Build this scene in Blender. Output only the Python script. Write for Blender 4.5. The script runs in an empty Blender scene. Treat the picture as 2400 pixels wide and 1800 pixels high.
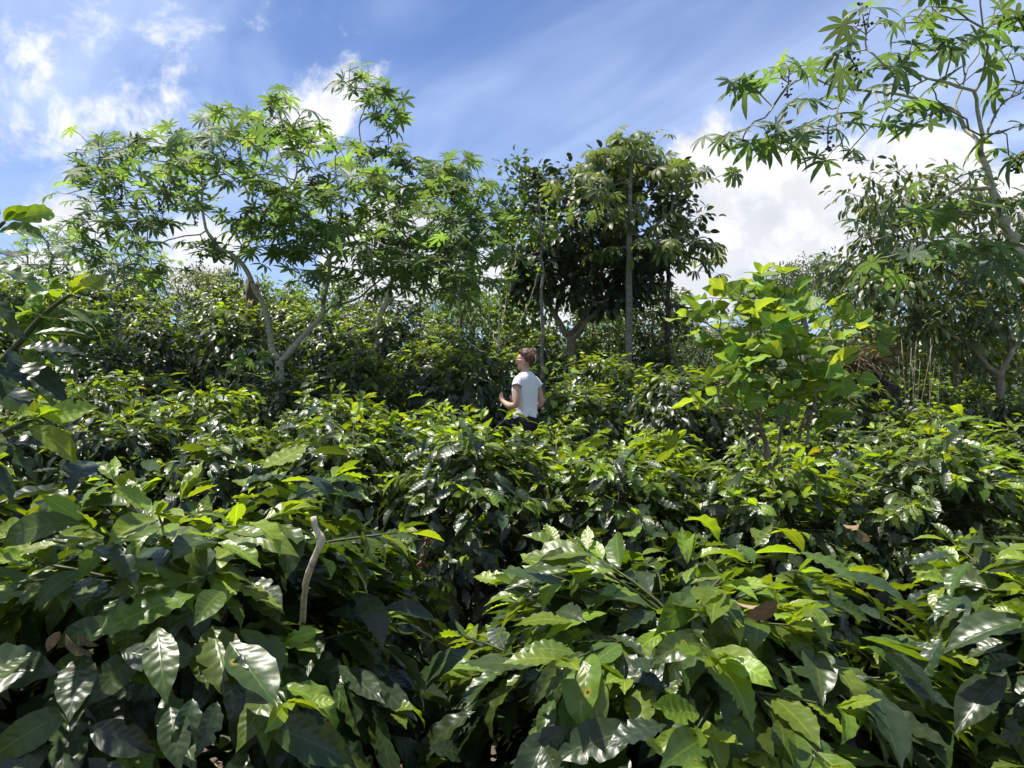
import bpy, math, random
import numpy as np
from mathutils import Matrix, Vector

# ------------------------------------------------------------------ camera, sky, sun, exposure
C = bpy.context.scene.collection
SC = bpy.context.scene
R = math.radians
CAM = np.array([0.0, 0.0, 1.6])
FPX = 1779.0                      # focal length in pixels of the 2400 px wide photograph

cam_d = bpy.data.cameras.new("camera")
cam_d.sensor_width = 36.0
cam_d.lens = 36.0 * FPX / 2400.0
cam_d.clip_start = 0.05
cam_d.clip_end = 5000
cam = bpy.data.objects.new("camera", cam_d)
C.objects.link(cam)
cam.location = CAM
cam.rotation_euler = (R(90), 0, 0)
SC.camera = cam

SUN_DIR = Vector((-0.30, 0.12, 0.95)).normalized()     # towards the sun: high, ahead and to the left
SUN_EL = math.asin(SUN_DIR.z)
SUN_AZ = math.atan2(SUN_DIR.x, SUN_DIR.y)

world = bpy.data.worlds.new("World")
SC.world = world
world.use_nodes = True


class NT:
    """small helper to write node graphs as expressions"""
    def __init__(self, tree):
        self.t = tree
        self.n = tree.nodes
        self.l = tree.links

    def node(self, typ, **kw):
        n = self.n.new(typ)
        for k, v in kw.items():
            setattr(n, k, v)
        return n

    def put(self, sock, v):
        if isinstance(v, bpy.types.NodeSocket):
            self.l.new(v, sock)
        elif v is not None:
            sock.default_value = v

    def m(self, op, a, b=None, c=None, clamp=False):
        n = self.node('ShaderNodeMath', operation=op)
        n.use_clamp = clamp
        self.put(n.inputs[0], a)
        if b is not None:
            self.put(n.inputs[1], b)
        if c is not None:
            self.put(n.inputs[2], c)
        return n.outputs[0]

    def v(self, op, a, b=None):
        n = self.node('ShaderNodeVectorMath', operation=op)
        self.put(n.inputs[0], a)
        if b is not None:
            self.put(n.inputs[1], b)
        return n.outputs['Value'] if op in ('DOT_PRODUCT', 'LENGTH', 'DISTANCE') else n.outputs[0]

    def ss(self, x, lo, hi, a=0.0, b=1.0):
        n = self.node('ShaderNodeMapRange', interpolation_type='SMOOTHSTEP')
        self.put(n.inputs[0], x)
        for i, q in enumerate((lo, hi, a, b)):
            self.put(n.inputs[i + 1], q)
        return n.outputs[0]

    def mix(self, f, a, b, blend='MIX'):
        n = self.node('ShaderNodeMix', data_type='RGBA', blend_type=blend)
        self.put(n.inputs[0], f)
        self.put(n.inputs[6], a)
        self.put(n.inputs[7], b)
        return n.outputs[2]

    def noise(self, vec, scale, detail=6, rough=0.55, dist=0.0):
        n = self.node('ShaderNodeTexNoise')
        self.put(n.inputs['Vector'], vec)
        n.inputs['Scale'].default_value = scale
        n.inputs['Detail'].default_value = detail
        n.inputs['Roughness'].default_value = rough
        n.inputs['Distortion'].default_value = dist
        return n.outputs[0]

    def xyz(self, x, y, z):
        n = self.node('ShaderNodeCombineXYZ')
        for i, q in enumerate((x, y, z)):
            self.put(n.inputs[i], q)
        return n.outputs[0]

    def sep(self, v):
        n = self.node('ShaderNodeSeparateXYZ')
        self.put(n.inputs[0], v)
        return n.outputs[0], n.outputs[1], n.outputs[2]

    def rgb(self, c):
        n = self.node('ShaderNodeRGB')
        n.outputs[0].default_value = (*c, 1)
        return n.outputs[0]


def build_sky():
    g = NT(world.node_tree)
    g.n.clear()
    out = g.node('ShaderNodeOutputWorld')
    bg = g.node('ShaderNodeBackground')
    g.l.new(bg.outputs[0], out.inputs[0])
    sky = g.node('ShaderNodeTexSky', sky_type='NISHITA')
    sky.sun_disc = False
    sky.sun_elevation = SUN_EL
    sky.sun_rotation = SUN_AZ
    sky.altitude = 1600
    sky.air_density = 1.0
    sky.dust_density = 0.4
    sky.ozone_density = 2.2
    d = g.node('ShaderNodeTexCoord').outputs['Generated']
    x, y, z = g.sep(d)
    az = g.m('ARCTAN2', x, y)
    el = g.m('ARCSINE', z)
    zz = g.m('ADD', g.m('MAXIMUM', z, 0.0), 0.16)
    qx, qy = g.m('DIVIDE', x, zz), g.m('DIVIDE', y, zz)
    # high thin streaks, fanning out from the far right
    ca, sa = math.cos(R(38)), math.sin(R(38))
    u = g.m('ADD', g.m('MULTIPLY', qx, ca), g.m('MULTIPLY', qy, sa))
    w = g.m('SUBTRACT', g.m('MULTIPLY', qy, ca), g.m('MULTIPLY', qx, sa))
    st = g.xyz(g.m('MULTIPLY', u, 2.1), g.m('MULTIPLY', w, 0.75), 3.1)
    n1 = g.noise(st, 1.0, 8, 0.52, 0.9)
    n2 = g.noise(g.xyz(qx, qy, 7.7), 0.55, 5, 0.5, 0.3)
    veil = g.ss(g.m('ADD', g.m('MULTIPLY', n1, 0.62), g.m('MULTIPLY', n2, 0.55)), 0.475, 0.82, 0.0, 0.74)
    veil = g.m('MULTIPLY', veil, g.ss(el, 0.02, 0.30, 0.25, 1.0))
    col = g.mix(1.0, sky.outputs[0], (0.76, 0.89, 1.14, 1), 'MULTIPLY')
    col = g.mix(1.0, col, (0.080, 0.080, 0.080, 1), 'MULTIPLY')
    col = g.mix(veil, col, (0.46, 0.55, 0.76, 1))

    # heaps of cumulus: (azimuth, elevation, half width, half height, softness)
    def ae(px, py):
        dx, dz = (px - 1200) / FPX, (900 - py) / FPX
        return math.atan2(dx, 1), math.atan2(dz, math.hypot(dx, 1))
    heaps = [(1790, 470, 260, 190), (1960, 520, 330, 210), (1640, 420, 120, 150), (1660, 640, 240, 130), (2230, 420, 90, 60), (2360, 560, 170, 130),
             (60, 110, 210, 130, .16), (190, 215, 200, 90, .18), (110, 480, 85, 55, .7), (455, 590, 140, 120), (760, 265, 80, 90, .6), (690, 330, 90, 120, .6),
             (920, 620, 240, 120), (1290, 660, 200, 110), (400, 30, 220, 50, .22), (150, 640, 260, 60)]
    wob = g.v('SUBTRACT', g.node('ShaderNodeTexNoise').outputs['Color'], (0.5, 0.5, 0.5))
    tn = [q for q in g.n if q.bl_idname == 'ShaderNodeTexNoise'][-1]
    g.l.new(d, tn.inputs['Vector'])
    tn.inputs['Scale'].default_value = 5.0
    tn.inputs['Detail'].default_value = 7
    wx, wy, wz = g.sep(wob)
    azw = g.m('ADD', az, g.m('MULTIPLY', wx, 0.20))
    elw = g.m('ADD', el, g.m('MULTIPLY', wy, 0.20))
    mask = None
    for hp in heaps:
        px, py, rx, ry = hp[:4]
        a0, e0 = ae(px, py)
        ddx = g.m('DIVIDE', g.m('SUBTRACT', azw, a0), rx / FPX)
        ddy = g.m('DIVIDE', g.m('SUBTRACT', elw, e0), ry / FPX)
        r2 = g.m('ADD', g.m('MULTIPLY', ddx, ddx), g.m('MULTIPLY', ddy, ddy))
        b = g.m('MULTIPLY', g.m('SUBTRACT', 1.0, g.m('SQRT', r2)), hp[4] if len(hp) > 4 else 1.0)
        mask = b if mask is None else g.m('MAXIMUM', mask, b)
    # the rest of the sky holds heaps of the same kind
    fld = g.noise(g.v('MULTIPLY', d, (1, 1, 2.2)), 2.3, 3, 0.5)
    behind = g.ss(y, 0.55, 0.25)
    gen = g.m('MULTIPLY', g.m('SUBTRACT', fld, 0.52), 5.0)
    gen = g.m('SUBTRACT', gen, g.m('MULTIPLY', g.m('SUBTRACT', 1.0, behind), 9.0))
    mask = g.m('MAXIMUM', mask, gen)
    nz = g.noise(d, 8.5, 9, 0.66, 0.2)
    up = g.noise(g.v('ADD', d, (-0.010, 0.0, 0.035)), 8.5, 9, 0.66, 0.2)
    den = g.m('ADD', mask, g.m('MULTIPLY', g.m('SUBTRACT', nz, 0.5), 2.1))
    cov = g.ss(den, 0.0, 0.42, 0.0, 0.95)
    # bellies are greyer where the heap is thick, tops catch the sun
    lit = g.ss(g.m('SUBTRACT', nz, up), -0.10, 0.10)
    thick = g.ss(den, 0.5, 1.4)
    lum = g.m('SUBTRACT', g.m('ADD', 0.52, g.m('MULTIPLY', lit, 0.15)), g.m('MULTIPLY', thick, 0.12))
    ccol = g.mix(1.0, g.mix(thick, (1.0, 1.0, 1.02, 1), (0.93, 0.97, 1.06, 1)), g.xyz(lum, lum, lum), 'MULTIPLY')
    col = g.mix(cov, col, ccol)
    g.put(bg.inputs[0], col)
    bg.inputs[1].default_value = 1.0


build_sky()

sun_d = bpy.data.lights.new("sun", 'SUN')
sun_d.energy = 4.8
sun_d.angle = R(0.53)
sun_d.color = (1.0, 0.95, 0.86)
sun = bpy.data.objects.new("sun", sun_d)
C.objects.link(sun)
sun.rotation_euler = SUN_DIR.to_track_quat('Z', 'Y').to_euler()

SC.view_settings.view_transform = 'Standard'
SC.view_settings.look = 'None'
SC.view_settings.exposure = 0.8
SC.view_settings.gamma = 1.0
SC.view_settings.use_curve_mapping = False
SC.render.engine = 'CYCLES'
world.cycles.sampling_method = 'NONE'
SC.cycles.max_bounces = 5
SC.cycles.diffuse_bounces = 3
SC.cycles.glossy_bounces = 2
SC.cycles.adaptive_threshold = 0.02
SC.cycles.transmission_bounces = 4
SC.cycles.caustics_reflective = False
SC.cycles.caustics_refractive = False
SC.cycles.use_denoising = True
SC.cycles.sample_clamp_indirect = 4.0

# ------------------------------------------------------------------ helpers
RNG = np.random.default_rng(7)
Z = np.array([0.0, 0.0, 1.0])


def unit(v):
    v = np.asarray(v, float)
    return v / np.maximum(np.linalg.norm(v, axis=-1, keepdims=True), 1e-9)


def at(px, py, Y):
    """the point of the place seen at a pixel of the photograph, Y metres ahead"""
    return np.array([(px - 1200) / FPX * Y, Y, CAM[2] + (900 - py) / FPX * Y])


def ground_z(x, y):
    x, y = np.asarray(x, float), np.asarray(y, float)
    t = np.clip(x / np.maximum(y, 3.0) + 0.5, -0.15, 1.1)
    s = np.interp(t, [-0.15, 0.0, 0.25, 0.5, 0.75, 1.1], [0.24, 0.225, 0.185, 0.130, 0.055, 0.01])
    yy = np.minimum(y, 20.0) - 4.6
    rise = np.where(yy > 0, np.sqrt(yy * yy + 0.5) - 0.7, 0.0)
    rise = np.maximum(rise, 0)
    drop = np.where(y > 20, np.minimum((y - 20) * 0.14, 14.0), 0.0)
    return s * rise - drop


def tag(o, label=None, cat=None, group=None, kind=None):
    if label: o["label"] = label
    if cat: o["category"] = cat
    if group: o["group"] = group
    if kind: o["kind"] = kind
    return o


def empty(name, loc, label=None, cat=None, group=None):
    o = bpy.data.objects.new(name, None)
    o.empty_display_size = 0.1
    C.objects.link(o)
    o.location = loc
    return tag(o, label, cat, group)


def make_mesh(name, V, F, mat, uv=None, tone=None, smooth=True):
    """V (n,3); F list of equal or mixed length index tuples, or list of arrays (m,k)"""
    me = bpy.data.meshes.new(name)
    V = np.asarray(V, np.float32)
    arrs = F if isinstance(F, list) and len(F) and isinstance(F[0], np.ndarray) and F[0].ndim == 2 else None
    if arrs is None:
        by = {}
        for f in F:
            by.setdefault(len(f), []).append(f)
        arrs = [np.array(v, np.int32) for v in by.values()]
    loops = np.concatenate([a.ravel() for a in arrs]).astype(np.int32)
    sizes = np.concatenate([np.full(len(a), a.shape[1], np.int32) for a in arrs])
    me.vertices.add(len(V))
    me.vertices.foreach_set("co", V.ravel())
    me.loops.add(len(loops))
    me.loops.foreach_set("vertex_index", loops)
    me.polygons.add(len(sizes))
    me.polygons.foreach_set("loop_start", np.concatenate([[0], np.cumsum(sizes)[:-1]]).astype(np.int32))
    me.polygons.foreach_set("loop_total", sizes)
    if smooth:
        me.polygons.foreach_set("use_smooth", np.ones(len(sizes), bool))
    me.update(calc_edges=True)
    if uv is not None:
        lay = me.uv_layers.new(name="UVMap")
        lay.data.foreach_set("uv", np.asarray(uv, np.float32)[loops].ravel())
    if tone is not None:
        at_ = me.attributes.new("tone", 'FLOAT_COLOR', 'POINT')
        at_.data.foreach_set("color", np.asarray(tone, np.float32).ravel())
    for mm in (mat if isinstance(mat, (list, tuple)) else [mat]):
        me.materials.append(mm)
    return me


def add(name, me, parent=None, loc=None):
    o = bpy.data.objects.new(name, me)
    C.objects.link(o)
    if parent is not None:
        o.parent = parent
    if loc is not None:
        o.location = loc
    return o


def tube(P, r, n=6, cap=True):
    """verts and quads of a tube along polyline P with radii r"""
    P = np.asarray(P, float)
    k = len(P)
    r = np.broadcast_to(np.asarray(r, float), (k,))
    T = np.zeros_like(P)
    T[1:-1] = P[2:] - P[:-2]
    T[0], T[-1] = P[1] - P[0], P[-1] - P[-2]
    T = unit(T)
    a = np.array([1.0, 0, 0]) if abs(T[0][0]) < 0.8 else np.array([0, 1.0, 0])
    N = unit(a - T[0] * a.dot(T[0]))
    V = []
    ang = np.linspace(0, 2 * np.pi, n, endpoint=False)
    for i in range(k):
        N = unit(N - T[i] * N.dot(T[i]))
        B = np.cross(T[i], N)
        V.append(P[i] + r[i] * (np.cos(ang)[:, None] * N + np.sin(ang)[:, None] * B))
    V = np.concatenate(V)
    i0 = np.arange(k - 1)[:, None] * n
    j = np.arange(n)[None, :]
    j2 = (j + 1) % n
    Q = np.stack([i0 + j, i0 + j2, i0 + n + j2, i0 + n + j], -1).reshape(-1, 4)
    if cap:
        V = np.vstack([V, P[-1] + T[-1] * r[-1] * 0.12, P[0]])
        e = len(V) - 2
        b = (k - 1) * n
        jj = np.arange(n)
        Q = np.vstack([Q, np.stack([b + jj, b + (jj + 1) % n, np.full(n, e), np.full(n, e)], -1)])
    return V, Q


def tubes(lst):
    """join several (P, r, n) tubes -> V, [quads]; degenerate caps become triangles"""
    Vs, Qs, off = [], [], 0
    for P, r, n in lst:
        V, Q = tube(P, r, n)
        Vs.append(V)
        Qs.append(Q + off)
        off += len(V)
    V = np.concatenate(Vs)
    Q = np.concatenate(Qs)
    tri = Q[:, 2] == Q[:, 3]
    out = [Q[~tri]]
    if tri.any():
        out.append(Q[tri][:, :3].copy())
    return V, out


def smooth_path(P, n):
    """Catmull-Rom resample"""
    P = np.asarray(P, float)
    if len(P) == 2:
        return P[0] + (P[1] - P[0]) * np.linspace(0, 1, n)[:, None]
    Q = np.vstack([2 * P[0] - P[1], P, 2 * P[-1] - P[-2]])
    m = len(P) - 1
    t = np.linspace(0, m - 1e-6, n)
    i = t.astype(int)
    f = (t - i)[:, None]
    a, b, c, d = Q[i], Q[i + 1], Q[i + 2], Q[i + 3]
    return 0.5 * (2 * b + (c - a) * f + (2 * a - 5 * b + 4 * c - d) * f ** 2 + (3 * b - a - 3 * c + d) * f ** 3)


# ------------------------------------------------------------------ materials
def mat_new(name):
    m = bpy.data.materials.new(name)
    m.use_nodes = True
    g = NT(m.node_tree)
    g.n.clear()
    out = g.node('ShaderNodeOutputMaterial')
    return m, g, out


def leaf_mats(name, ramp, trans, rough=0.32, veins=9, bump=0.25, back=1.6, rib=0.5, spots=False, spec=0.5, tcol=(1.5, 1.6, 0.5), gray_back=0.0, sheen_noise=0.12):
    """a material for single leaf objects and one for joined foliage; ramp = [(tone, rgb)...]"""
    res = []
    for src in ('object', 'mesh'):
        m, g, out = mat_new(name + ('_single' if src == 'object' else '_mass'))
        if src == 'object':
            tcolr = g.node('ShaderNodeObjectInfo').outputs['Color']
        else:
            tcolr = g.node('ShaderNodeAttribute', attribute_name='tone').outputs['Color']
        sp = g.node('ShaderNodeSeparateColor')
        g.l.new(tcolr, sp.inputs[0])
        tone, rnd = sp.outputs[0], sp.outputs[1]
        uv = g.node('ShaderNodeUVMap').outputs[0]
        u, v, _ = g.sep(uv)
        au = g.m('ABSOLUTE', g.m('SUBTRACT', g.m('MULTIPLY', u, 2.0), 1.0))
        cr = g.node('ShaderNodeValToRGB')
        els = cr.color_ramp.elements
        while len(els) < len(ramp):
            els.new(0.5)
        for e, (p, c) in zip(els, ramp):
            e.position = p
            e.color = (*c, 1)
        g.put(cr.inputs[0], tone)
        obj = g.node('ShaderNodeTexCoord').outputs['Object']
        mot = g.noise(g.v('ADD', g.xyz(g.m('MULTIPLY', u, 2.2), g.m('MULTIPLY', v, 5.0), 0.0), g.xyz(g.m('MULTIPLY', rnd, 37.0), 0.0, rnd)), 1.6, 4)
        hs = g.node('ShaderNodeHueSaturation')
        g.put(hs.inputs['Color'], cr.outputs[0])
        g.put(hs.inputs['Hue'], g.m('ADD', 0.485, g.m('MULTIPLY', rnd, 0.03)))
        g.put(hs.inputs['Value'], g.m('ADD', 0.62, g.m('ADD', g.m('MULTIPLY', rnd, 0.35), g.m('MULTIPLY', mot, 0.5))))
        hs.inputs['Saturation'].default_value = 0.98
        base = hs.outputs[0]
        ribm = g.m('MULTIPLY', g.ss(au, 0.085, 0.02), rib)
        base = g.mix(ribm, base, g.mix(1.0, base, (2.6, 2.3, 2.0, 1), 'MULTIPLY'))
        ph = g.m('MULTIPLY', g.m('SUBTRACT', v, g.m('MULTIPLY', au, 0.13)), veins)
        tri = g.m('ABSOLUTE', g.m('SUBTRACT', g.m('FRACT', ph), 0.5))       # 0.5 on a vein
        vm = g.m('MULTIPLY', g.ss(tri, 0.42, 0.5), rib * 0.45)
        base = g.mix(vm, base, g.mix(1.0, base, (1.8, 1.6, 1.3, 1), 'MULTIPLY'))
        if spots:
            # rust spots: a brown middle in a yellow ring, on some leaves
            r1 = g.m('FRACT', g.m('MULTIPLY', rnd, 17.0))
            r2 = g.m('FRACT', g.m('MULTIPLY', rnd, 53.0))
            cx = g.m('ADD', 0.15, g.m('MULTIPLY', r1, 0.7))
            cy = g.m('ADD', 0.2, g.m('MULTIPLY', r2, 0.6))
            dx = g.m('MULTIPLY', g.m('SUBTRACT', u, cx), 0.42)
            dy = g.m('SUBTRACT', v, cy)
            dist = g.m('ADD', g.m('SQRT', g.m('ADD', g.m('MULTIPLY', dx, dx), g.m('MULTIPLY', dy, dy))), g.m('MULTIPLY', g.m('SUBTRACT', mot, 0.5), 0.03))
            on = g.m('GREATER_THAN', g.m('FRACT', g.m('MULTIPLY', rnd, 7.31)), 0.92)
            base = g.mix(g.m('MULTIPLY', on, g.ss(dist, 0.075, 0.015)), base, (0.34, 0.31, 0.03, 1))
            base = g.mix(g.m('MULTIPLY', on, g.ss(dist, 0.028, 0.018)), base, (0.09, 0.035, 0.012, 1))
        bf = g.node('ShaderNodeNewGeometry').outputs['Backfacing']
        bk = g.mix(gray_back, g.mix(1.0, base, (back, back * 0.92, back * 0.9, 1), 'MULTIPLY'), (0.16, 0.22, 0.16, 1))
        base = g.mix(bf, base, bk)
        p = g.node('ShaderNodeBsdfPrincipled')
        g.put(p.inputs['Base Color'], base)
        rr = g.m('ADD', rough - sheen_noise * 0.5, g.m('MULTIPLY', mot, sheen_noise))
        rr = g.m('ADD', rr, g.m('MULTIPLY', bf, 0.25), clamp=True)
        g.put(p.inputs['Roughness'], rr)
        p.inputs['IOR'].default_value = 1.5
        p.inputs['Specular IOR Level'].default_value = spec
        if bump:
            hgt = g.m('MULTIPLY', g.m('SUBTRACT', 0.5, g.ss(tri, 0.0, 0.55)), g.m('MULTIPLY', g.ss(au, 0.0, 0.15), g.ss(au, 1.05, 0.55)))
            hgt = g.m('ADD', hgt, g.m('MULTIPLY', g.ss(au, 0.10, 0.0), 0.6))
            hgt = g.m('ADD', hgt, g.m('MULTIPLY', mot, 0.5))
            b = g.node('ShaderNodeBump')
            b.inputs['Strength'].default_value = bump
            b.inputs['Distance'].default_value = 0.004
            g.put(b.inputs['Height'], hgt)
            g.l.new(b.outputs[0], p.inputs['Normal'])
        tr = g.node('ShaderNodeBsdfTranslucent')
        g.put(tr.inputs[0], g.mix(1.0, base, (*tcol, 1), 'MULTIPLY'))
        mx = g.node('ShaderNodeMixShader')
        g.put(mx.inputs[0], g.m('MULTIPLY', trans, g.ss(tone, 0.0, 0.8, 0.45, 1.1)))
        g.l.new(p.outputs[0], mx.inputs[1])
        g.l.new(tr.outputs[0], mx.inputs[2])
        g.l.new(mx.outputs[0], out.inputs[0])
        res.append(m)
    return res


def plain_mat(name, c0, c1, scale=8.0, rough=0.8, bump=0.3, stretch=(1, 1, 1), bdist=0.01, c2=None, spec=0.3, detail=8):
    m, g, out = mat_new(name)
    co = g.node('ShaderNodeTexCoord').outputs['Object']
    co = g.v('MULTIPLY', co, stretch)
    n = g.noise(co, scale, detail, 0.6, 0.2)
    col = g.mix(g.ss(n, 0.35, 0.65), (*c0, 1), (*c1, 1))
    if c2 is not None:
        n2 = g.noise(g.v('ADD', co, (3.3, 1.7, 9.1)), scale * 0.35, 4)
        col = g.mix(g.ss(n2, 0.55, 0.7), col, (*c2, 1))
    p = g.node('ShaderNodeBsdfPrincipled')
    g.put(p.inputs['Base Color'], col)
    p.inputs['Roughness'].default_value = rough
    p.inputs['Specular IOR Level'].default_value = spec
    if bump:
        b = g.node('ShaderNodeBump')
        b.inputs['Strength'].default_value = bump
        b.inputs['Distance'].default_value = bdist
        g.put(b.inputs['Height'], n)
        g.l.new(b.outputs[0], p.inputs['Normal'])
    g.l.new(p.outputs[0], out.inputs[0])
    return m


M = {}
# tone 0 old leaf, ~0.6 this year's leaf, 0.85 fresh shoot, 1 yellowed / withered; top light and flank shade shift it too
M['coffee'] = leaf_mats('coffee_leaf', [(0.0, (0.013, 0.024, 0.012)), (0.33, (0.026, 0.045, 0.014)), (0.58, (0.062, 0.102, 0.016)), (0.86, (0.185, 0.262, 0.024)), (0.94, (0.30, 0.25, 0.03)), (1.0, (0.16, 0.085, 0.045))],
                        0.30, rough=0.35, veins=9, bump=0.15, rib=0.45, spots=True, spec=0.5, sheen_noise=0.24, tcol=(1.9, 1.9, 0.35))
M['castor'] = leaf_mats('castor_leaf', [(0.0, (0.064, 0.106, 0.064)), (0.6, (0.082, 0.145, 0.042)), (1.0, (0.135, 0.205, 0.045))], 0.52, rough=0.46, veins=12, bump=0.35, rib=0.7, spec=0.6, back=1.35, tcol=(1.75, 1.8, 0.75), gray_back=0.12)
M['cecropia'] = leaf_mats('cecropia_leaf', [(0.0, (0.035, 0.062, 0.020)), (0.6, (0.085, 0.115, 0.032)), (0.9, (0.14, 0.16, 0.045)), (1.0, (0.20, 0.10, 0.035))], 0.38, rough=0.42, veins=12, bump=0.3, rib=0.5, back=1.8, gray_back=0.35, tcol=(1.5, 1.6, 0.5))
M['bean'] = leaf_mats('bean_leaf', [(0.0, (0.085, 0.165, 0.042)), (0.6, (0.150, 0.255, 0.045)), (1.0, (0.25, 0.35, 0.05))], 0.42, rough=0.5, veins=7, bump=0.3, rib=0.5, spec=0.4, back=1.25, tcol=(1.6, 1.5, 0.45), gray_back=0.1)
M['dark_tree'] = leaf_mats('broad_leaf', [(0.0, (0.014, 0.028, 0.014)), (0.6, (0.040, 0.068, 0.020)), (0.85, (0.085, 0.115, 0.025)), (1.0, (0.19, 0.085, 0.03))], 0.22, rough=0.36, veins=9, bump=0.2, rib=0.4, tcol=(1.5, 1.6, 0.4))
M['inga'] = leaf_mats('drooping_leaf', [(0.0, (0.030, 0.055, 0.022)), (0.55, (0.075, 0.112, 0.034)), (0.85, (0.14, 0.170, 0.050)), (1.0, (0.22, 0.13, 0.045))], 0.36, rough=0.36, veins=11, bump=0.2, rib=0.5, tcol=(1.5, 1.4, 0.4))
M['pale'] = leaf_mats('pale_leaf', [(0.0, (0.050, 0.095, 0.030)), (0.6, (0.100, 0.165, 0.035)), (1.0, (0.20, 0.27, 0.05))], 0.34, rough=0.42, veins=8, bump=0.2, rib=0.4, tcol=(1.5, 1.6, 0.45))
M['dead'] = leaf_mats('withered_leaf', [(0.0, (0.085, 0.064, 0.042)), (0.6, (0.17, 0.130, 0.088)), (1.0, (0.29, 0.235, 0.16))], 0.15, rough=0.8, veins=8, bump=0.4, rib=0.3, spec=0.2, tcol=(1.2, 1.0, 0.7))
M['grass'] = leaf_mats('grass_blade', [(0.0, (0.04, 0.075, 0.02)), (0.6, (0.10, 0.16, 0.03)), (1.0, (0.24, 0.22, 0.10))], 0.3, rough=0.5, veins=1, bump=0.0, rib=0.2)
M['castor_bark'] = plain_mat('pale_castor_bark', (0.34, 0.31, 0.22), (0.48, 0.45, 0.34), 14, 0.75, 0.4, (1, 1, 2.5), 0.01, (0.17, 0.14, 0.09))
M['castor_twig'] = plain_mat('castor_twig', (0.16, 0.17, 0.09), (0.24, 0.22, 0.14), 10, 0.6, 0.2)
M['grey_bark'] = plain_mat('grey_ringed_bark', (0.15, 0.135, 0.11), (0.25, 0.235, 0.20), 9, 0.85, 0.6, (1, 1, 4), 0.012, (0.30, 0.29, 0.26))
M['dark_bark'] = plain_mat('dark_bark', (0.06, 0.05, 0.042), (0.12, 0.105, 0.085), 12, 0.9, 0.6, (1, 1, 0.6), 0.012)
M['brown_bark'] = plain_mat('brown_bark', (0.20, 0.155, 0.11), (0.32, 0.26, 0.19), 10, 0.85, 0.5, (1, 1, 0.8), 0.012)
M['rot'] = plain_mat('rotting_bark', (0.085, 0.062, 0.044), (0.18, 0.138, 0.095), 6, 0.95, 1.0, (1, 1, 0.5), 0.04, (0.045, 0.03, 0.022))
M['coffee_bark'] = plain_mat('coffee_bark', (0.12, 0.10, 0.07), (0.20, 0.17, 0.12), 30, 0.85, 0.5, (1, 1, 0.4), 0.004)
M['coffee_shoot'] = plain_mat('coffee_green_shoot', (0.045, 0.06, 0.022), (0.075, 0.085, 0.035), 30, 0.5, 0.2, (1, 1, 0.4), 0.003)
M['dry_wood'] = plain_mat('bleached_wood', (0.46, 0.39, 0.28), (0.64, 0.57, 0.44), 150, 0.9, 0.9, (1, 1, 0.5), 0.003, (0.30, 0.24, 0.16))
M['reed'] = plain_mat('dry_reed', (0.34, 0.30, 0.19), (0.46, 0.42, 0.29), 20, 0.8, 0.2)
M['fruit'] = plain_mat('castor_capsule', (0.018, 0.024, 0.014), (0.045, 0.055, 0.026), 60, 0.6, 0.5, bdist=0.003)
M['cherry_red'] = plain_mat('ripe_cherry', (0.16, 0.008, 0.012), (0.24, 0.015, 0.016), 40, 0.25, 0, spec=0.5)
M['cherry_green'] = plain_mat('unripe_cherry', (0.05, 0.075, 0.015), (0.13, 0.12, 0.025), 30, 0.3, 0, spec=0.5)
M['mound'] = plain_mat('dark_root_mass', (0.012, 0.009, 0.007), (0.05, 0.035, 0.025), 14, 0.95, 1.0, (1, 1, 0.6), 0.05, (0.075, 0.05, 0.035))

# ------------------------------------------------------------------ leaf shapes
def blade(ts, ws, nl, nw, W, bend, fold, wave=0.0, nwave=6, ph=0.0, twist=0.0, nick=0.0, seed=0, bites=0):
    """a leaf blade of length 1 along +Y, upper face +Z"""
    rg = np.random.default_rng(seed)
    t = np.linspace(0, 1, nl + 1)
    w = np.interp(t, ts, ws) * W
    w = np.maximum(w, 0.0015)
    u = np.linspace(-1, 1, nw + 1)
    th = bend * t ** 1.2
    dt = 1.0 / nl
    y = np.concatenate([[0], np.cumsum(np.cos((th[1:] + th[:-1]) / 2) * dt)])
    z = np.concatenate([[0], -np.cumsum(np.sin((th[1:] + th[:-1]) / 2) * dt)])
    bite = np.ones((nl + 1, 2))
    for _ in range(bites):
        c_, s_ = int(rg.integers(nl // 4, nl - 2)), int(rg.integers(0, 2))
        bite[c_, s_] *= rg.uniform(.45, .75)
        bite[c_ + 1, s_] *= rg.uniform(.55, .9)
    V, UV = [], []
    for i in range(nl + 1):
        wl = w[i] * (1 + nick * rg.uniform(-1, 0.3)) if 0 < i < nl else w[i]
        wr = w[i] * (1 + nick * rg.uniform(-1, 0.3)) if 0 < i < nl else w[i]
        tw = twist * t[i]
        for uu in u:
            hw = wl if uu < 0 else wr
            hw *= bite[i, 0 if uu < 0 else 1]
            x = uu * hw
            k = abs(uu)
            h = k * hw * math.tan(fold) + wave * math.sin(2 * math.pi * nwave * t[i] + ph + (1.2 if uu < 0 else 0)) * k * k * min(1, w[i] / (W * 0.5))
            xx = x * math.cos(tw) - h * math.sin(tw)
            hh = x * math.sin(tw) + h * math.cos(tw)
            V.append((xx, y[i] + hh * math.sin(th[i]), z[i] + hh * math.cos(th[i])))
            UV.append((uu * 0.5 + 0.5, t[i]))
    Q = []
    s = nw + 1
    for i in range(nl):
        for j in range(nw):
            a = i * s + j
            Q.append((a, a + 1, a + s + 1, a + s))
    return dict(V=np.array(V), F=[np.array(Q)], UV=np.array(UV))


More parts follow.
